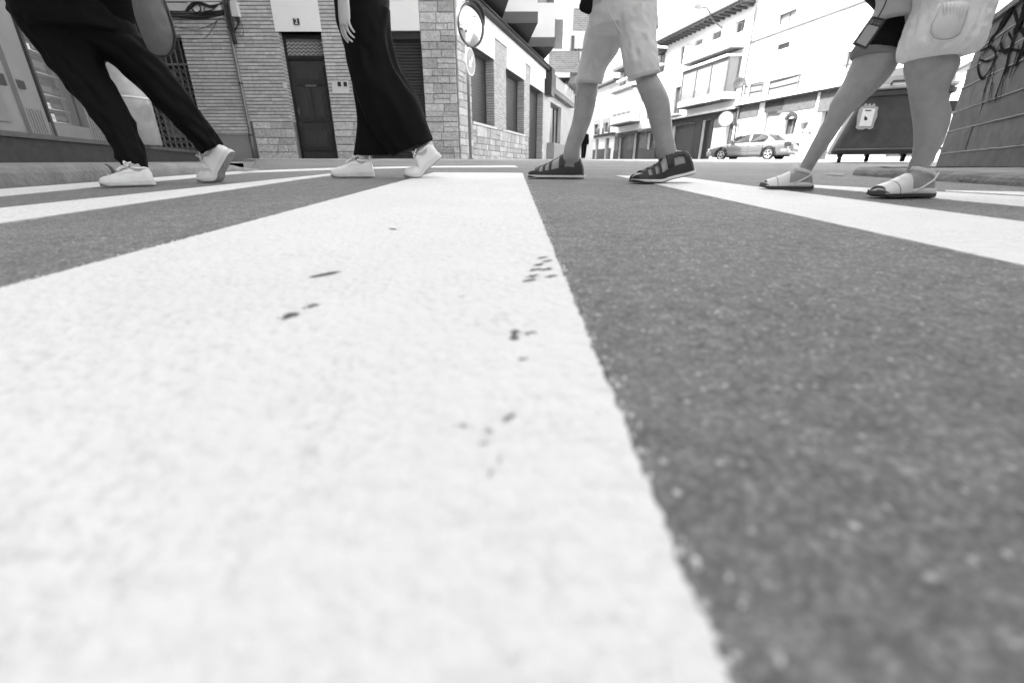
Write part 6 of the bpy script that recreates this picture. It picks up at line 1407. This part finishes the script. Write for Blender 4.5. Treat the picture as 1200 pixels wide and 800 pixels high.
tn.loft(rows([row2(-90, 1050, 1120, 1.34), row2(-40, 1060, 1140, 1.33), row2(0, 1070, 1160, 1.31), (1064, 24, 1157.5, 20, 1.30), (1057, 50, 1150.5, 44, 1.29), (1053.8, 64, 1145, 58, 1.29), (1055, 71, 1135, 66, 1.29), (1064, 70.5, 1124, 68, 1.29)], k=.8, fold=.0075, seed=12, ff=4.5, sub=14, seg=110))
tn_o = finish(tn.build('tunic', TUNIC, pd), .0045, 1)
tp = MB(); tp.loft(rows([row2(-90, 1008, 1085), row2(-30, 1018, 1085), (1028, 0, 1078, 2), (1020, 20.5, 1070, 20.5)], D=1.38, k=.8, fold=.003)); tp.loft([ell((cD_[0] - .03 * t, cD_[1], zD + t * scD), a * scD, b * scD) for t, a, b in ((.02, .13, .18), (.1, .125, .17), (.25, .125, .17), (.36, .115, .19), (.43, .08, .13), (.46, .065, .075))])
for sd in (-1, 1): sh = Vector((cD_[0], cD_[1] + sd * .18 * scD, zD + .37 * scD)); sleeve(tp, [sh, sh + Vector((.03 * sd, .015 * sd, -.1))], [.052, .054])
finish(tp.build('shirt', TEE, pd), .007, 3)
# pocket on the tunic: gathered pouch
P_ = [(1101, 5), (1096, 18), (1090, 30), (1088.5, 40), (1093, 46), (1104, 48.5), (1116, 47), (1126, 41), (1131, 28), (1135, 14), (1138, 3)]
DPK = 1.29 * KS - .155
mb = MB(); mb.tube([dep(x, y, DPK) for x, y in P_], .0028, 6); mb.build('pocket_seam', TUNIC, tn_o, smooth=True)
mb = MB(); rg = []; cxp, cyp = 1113, 24
for s_k, o_ in ((1.0, .006), (.85, -.006), (.6, -.012), (.3, -.014), (.02, -.015)): rg.append([dep(cxp + (x - cxp) * s_k, cyp + (y - cyp) * s_k, DPK + o_) for x, y in P_ + [(1126, 1), (1113, 2)]])
mb.loft(rg); pk = mb.build('pocket', TUNIC, tn_o, smooth=True)
mb = MB()
for k in range(7): x = lerp(1105, 1133, k / 6); mb.tube([dep(x, 3, DPK - .012), dep(lerp(x, 1112, .18), 12, DPK - .014), dep(lerp(x, 1111, .3), 22 + 3 * (k % 3), DPK - .0125)], [.0022, .0018, .0004], 5)
mb.build('pocket_gathers', TUNIC, pk, smooth=True)
def sandal_d(f, par):
    def keep(t, p):
        side = min(p, 180 - p)
        if t > .93: return side < 22
        if t > .50: return True
        return side < 9
    mb = MB(); f.shell(mb, FOOT, .012, .003, nt=80, nph=40, keep=keep, closed=False); o = mb.build('sandal', SANDW, par, smooth=True, fix=False); s_ = o.modifiers.new('s', 'SOLIDIFY'); s_.thickness = .0026; s_.offset = 0
    mb = MB(); f.sole(mb, FOOT, .0, .009, .004, z1h=.014); mb.build('sole', mat('dark_sole', .07, .7, .2, 20), o); mb = MB(); f.sole(mb, FOOT, .009, .0125, .003, z1h=.017); mb.build('footbed', FOOTB, o)
    L_ = f.L; pts = []
    for k in range(29): q = 2 * math.pi * k / 28; pts.append(f.w((.235 + .175 * math.cos(q)) * L_, .128 * L_ * math.sin(q) * (1.0), (.375 + .05 * math.cos(q)) * L_))
    mb = MB()
    for dz in (-.003, 0, .003): mb.tube([p + Vector((0, 0, dz)) for p in pts], .003, 6)
    mb.build('ankle_strap', SANDW, o, smooth=True)
    for sd in (1, -1):
        mb = MB(); mb.tube([f.w(.42 * L_, sd * .155 * L_, .02), f.w(.3 * L_, sd * .158 * L_, .12 * L_ + .01), f.w(.15 * L_, sd * .14 * L_, .26 * L_), f.w(.06 * L_, sd * .09 * L_, .36 * L_)], .0032, 6); mb.build('side_strap', SANDW, o, smooth=True)
    mb = MB(); mb.tube([f.surf(FOOT, .72 + .02 * math.sin(math.pi * k / 16), math.pi * k / 16, .012, .0045) for k in range(17)], .0012, 5); mb.build('seam', MIDM, o)
sandal_d(fd1, pd); sandal_d(fd2, pd); eyes_hair(pd, hcD, scD, True); settle(pd)
# hanging device
ph = thing('phone_pouch', 'dark framed pocket device with a pale panel hanging at the walking girl\'s hip', 'phone', dep(1015, 58, 1.30 * KS))
def slab_px(quad, D, th, name, m, par): mb = MB(); mb.prism([dep(x, y, D) for x, y in quad], (0, -th, 0)); return mb.build(name, m, par)
DP = 1.30 * KS
sb_ = slab_px([(997.5, 52.5), (1020, 20.4), (1036, 24), (1012.5, 58.5)], DP, .012, 'case', mat('phone_case', .04, .35), ph)
bv = sb_.modifiers.new('b', 'BEVEL'); bv.width = .002; bv.segments = 2
slab_px([(1003, 50), (1017.5, 29), (1029.5, 32.3), (1014, 54.8)], DP - .0123, .0015, 'panel', mat('phone_panel', .4, .25, .04), ph)
slab_px([(1018.5, 27.8), (1022, 22.6), (1034, 25.2), (1030.3, 31)], DP - .0123, .001, 'top_panel', mat('phone_top', .16, .3, .5, 60), ph)
for k, (x, y) in enumerate(((1024, 25), (1027.5, 25.7), (1031, 26.5), (1022.5, 28), (1026, 28.8), (1029.5, 29.5))): slab_px([(x - 1, y + .9), (x - .4, y - .7), (x + 1, y - .4), (x + .4, y + 1.2)], DP - .0134, .0015, 'key', SOFF, ph)
mb = MB(); mb.tube([dep(x, y, DP - .004) for x, y in ((1028, 22.5), (1036, 8), (1046, -20), (1058, -60))], .002, 6); mb.build('cord', SANDK, ph, smooth=True)
settle(ph)

# ---------- distant walker
wy = 29.0; wp = dep(683.5, 187, wy); wz = ground_z(wy); pw = thing('person', 'distant walker in dark clothes seen small beyond the crossing, down the street', 'person', (wp.x, wy, wz))
mb = MB(); C0 = Vector((wp.x, wy, wz)); A_ = lambda x, y, z: C0 + Vector((x, y, z))
limb(mb, [A_(-.08, -.15, .08), A_(-.09, -.1, .48), A_(-.08, 0, .9)], [.05, .06, .08]); limb(mb, [A_(.08, .2, .12), A_(.09, .1, .5), A_(.08, 0, .9)], [.05, .06, .08])
mb.loft([ell(A_(0, 0, z), b, a) for z, a, b in ((.82, .1, .16), (.95, .12, .17), (1.1, .1, .15), (1.3, .12, .19), (1.42, .09, .2), (1.47, .06, .08), (1.53, .05, .05))]); mb.loft([ell(A_(0, 0, z), b, a) for z, a, b in ((1.5, .04, .04), (1.55, .08, .07), (1.63, .1, .078), (1.7, .085, .07), (1.75, .03, .03))])
for sd in (-1, 1):
    limb(mb, [A_(.2 * sd, 0, 1.38), A_(.24 * sd, .05, 1.1), A_(.24 * sd, -.05 * sd, .85)], [.05, .04, .03]); limb(mb, [A_(sd * .08, (-.2 if sd < 0 else .15), .04), A_(sd * .08, (-.32 if sd < 0 else .03), .03)], [.04, .035]); hand(mb, A_(.24 * sd, -.05 * sd, .84), (0, 0, -1), (0, -1, 0), (sd, 0, 0), .9, .5)
finish(mb.build('body', SKIN, pw), .012, 3)
mb = MB(); limb(mb, [A_(-.08, -.14, .12), A_(-.09, -.1, .48), A_(-.08, 0, .9)], [.07, .08, .1]); limb(mb, [A_(.08, .18, .16), A_(.09, .1, .5), A_(.08, 0, .9)], [.07, .08, .1]); finish(mb.build('trousers', CLOTHK, pw), .015, 3)
mb = MB(); mb.loft([ell(A_(0, 0, z), b, a) for z, a, b in ((.82, .14, .19), (.95, .14, .19), (1.1, .13, .17), (1.3, .14, .21), (1.42, .11, .21), (1.47, .07, .1))])
for sd in (-1, 1): limb(mb, [A_(.2 * sd, 0, 1.38), A_(.24 * sd, .05, 1.1), A_(.24 * sd, -.04 * sd, .9)], [.06, .055, .045])
finish(mb.build('jacket', CLOTHJ, pw), .015, 3); eyes_hair(pw, A_(0, 0, 1.62) , .9); settle(pw)
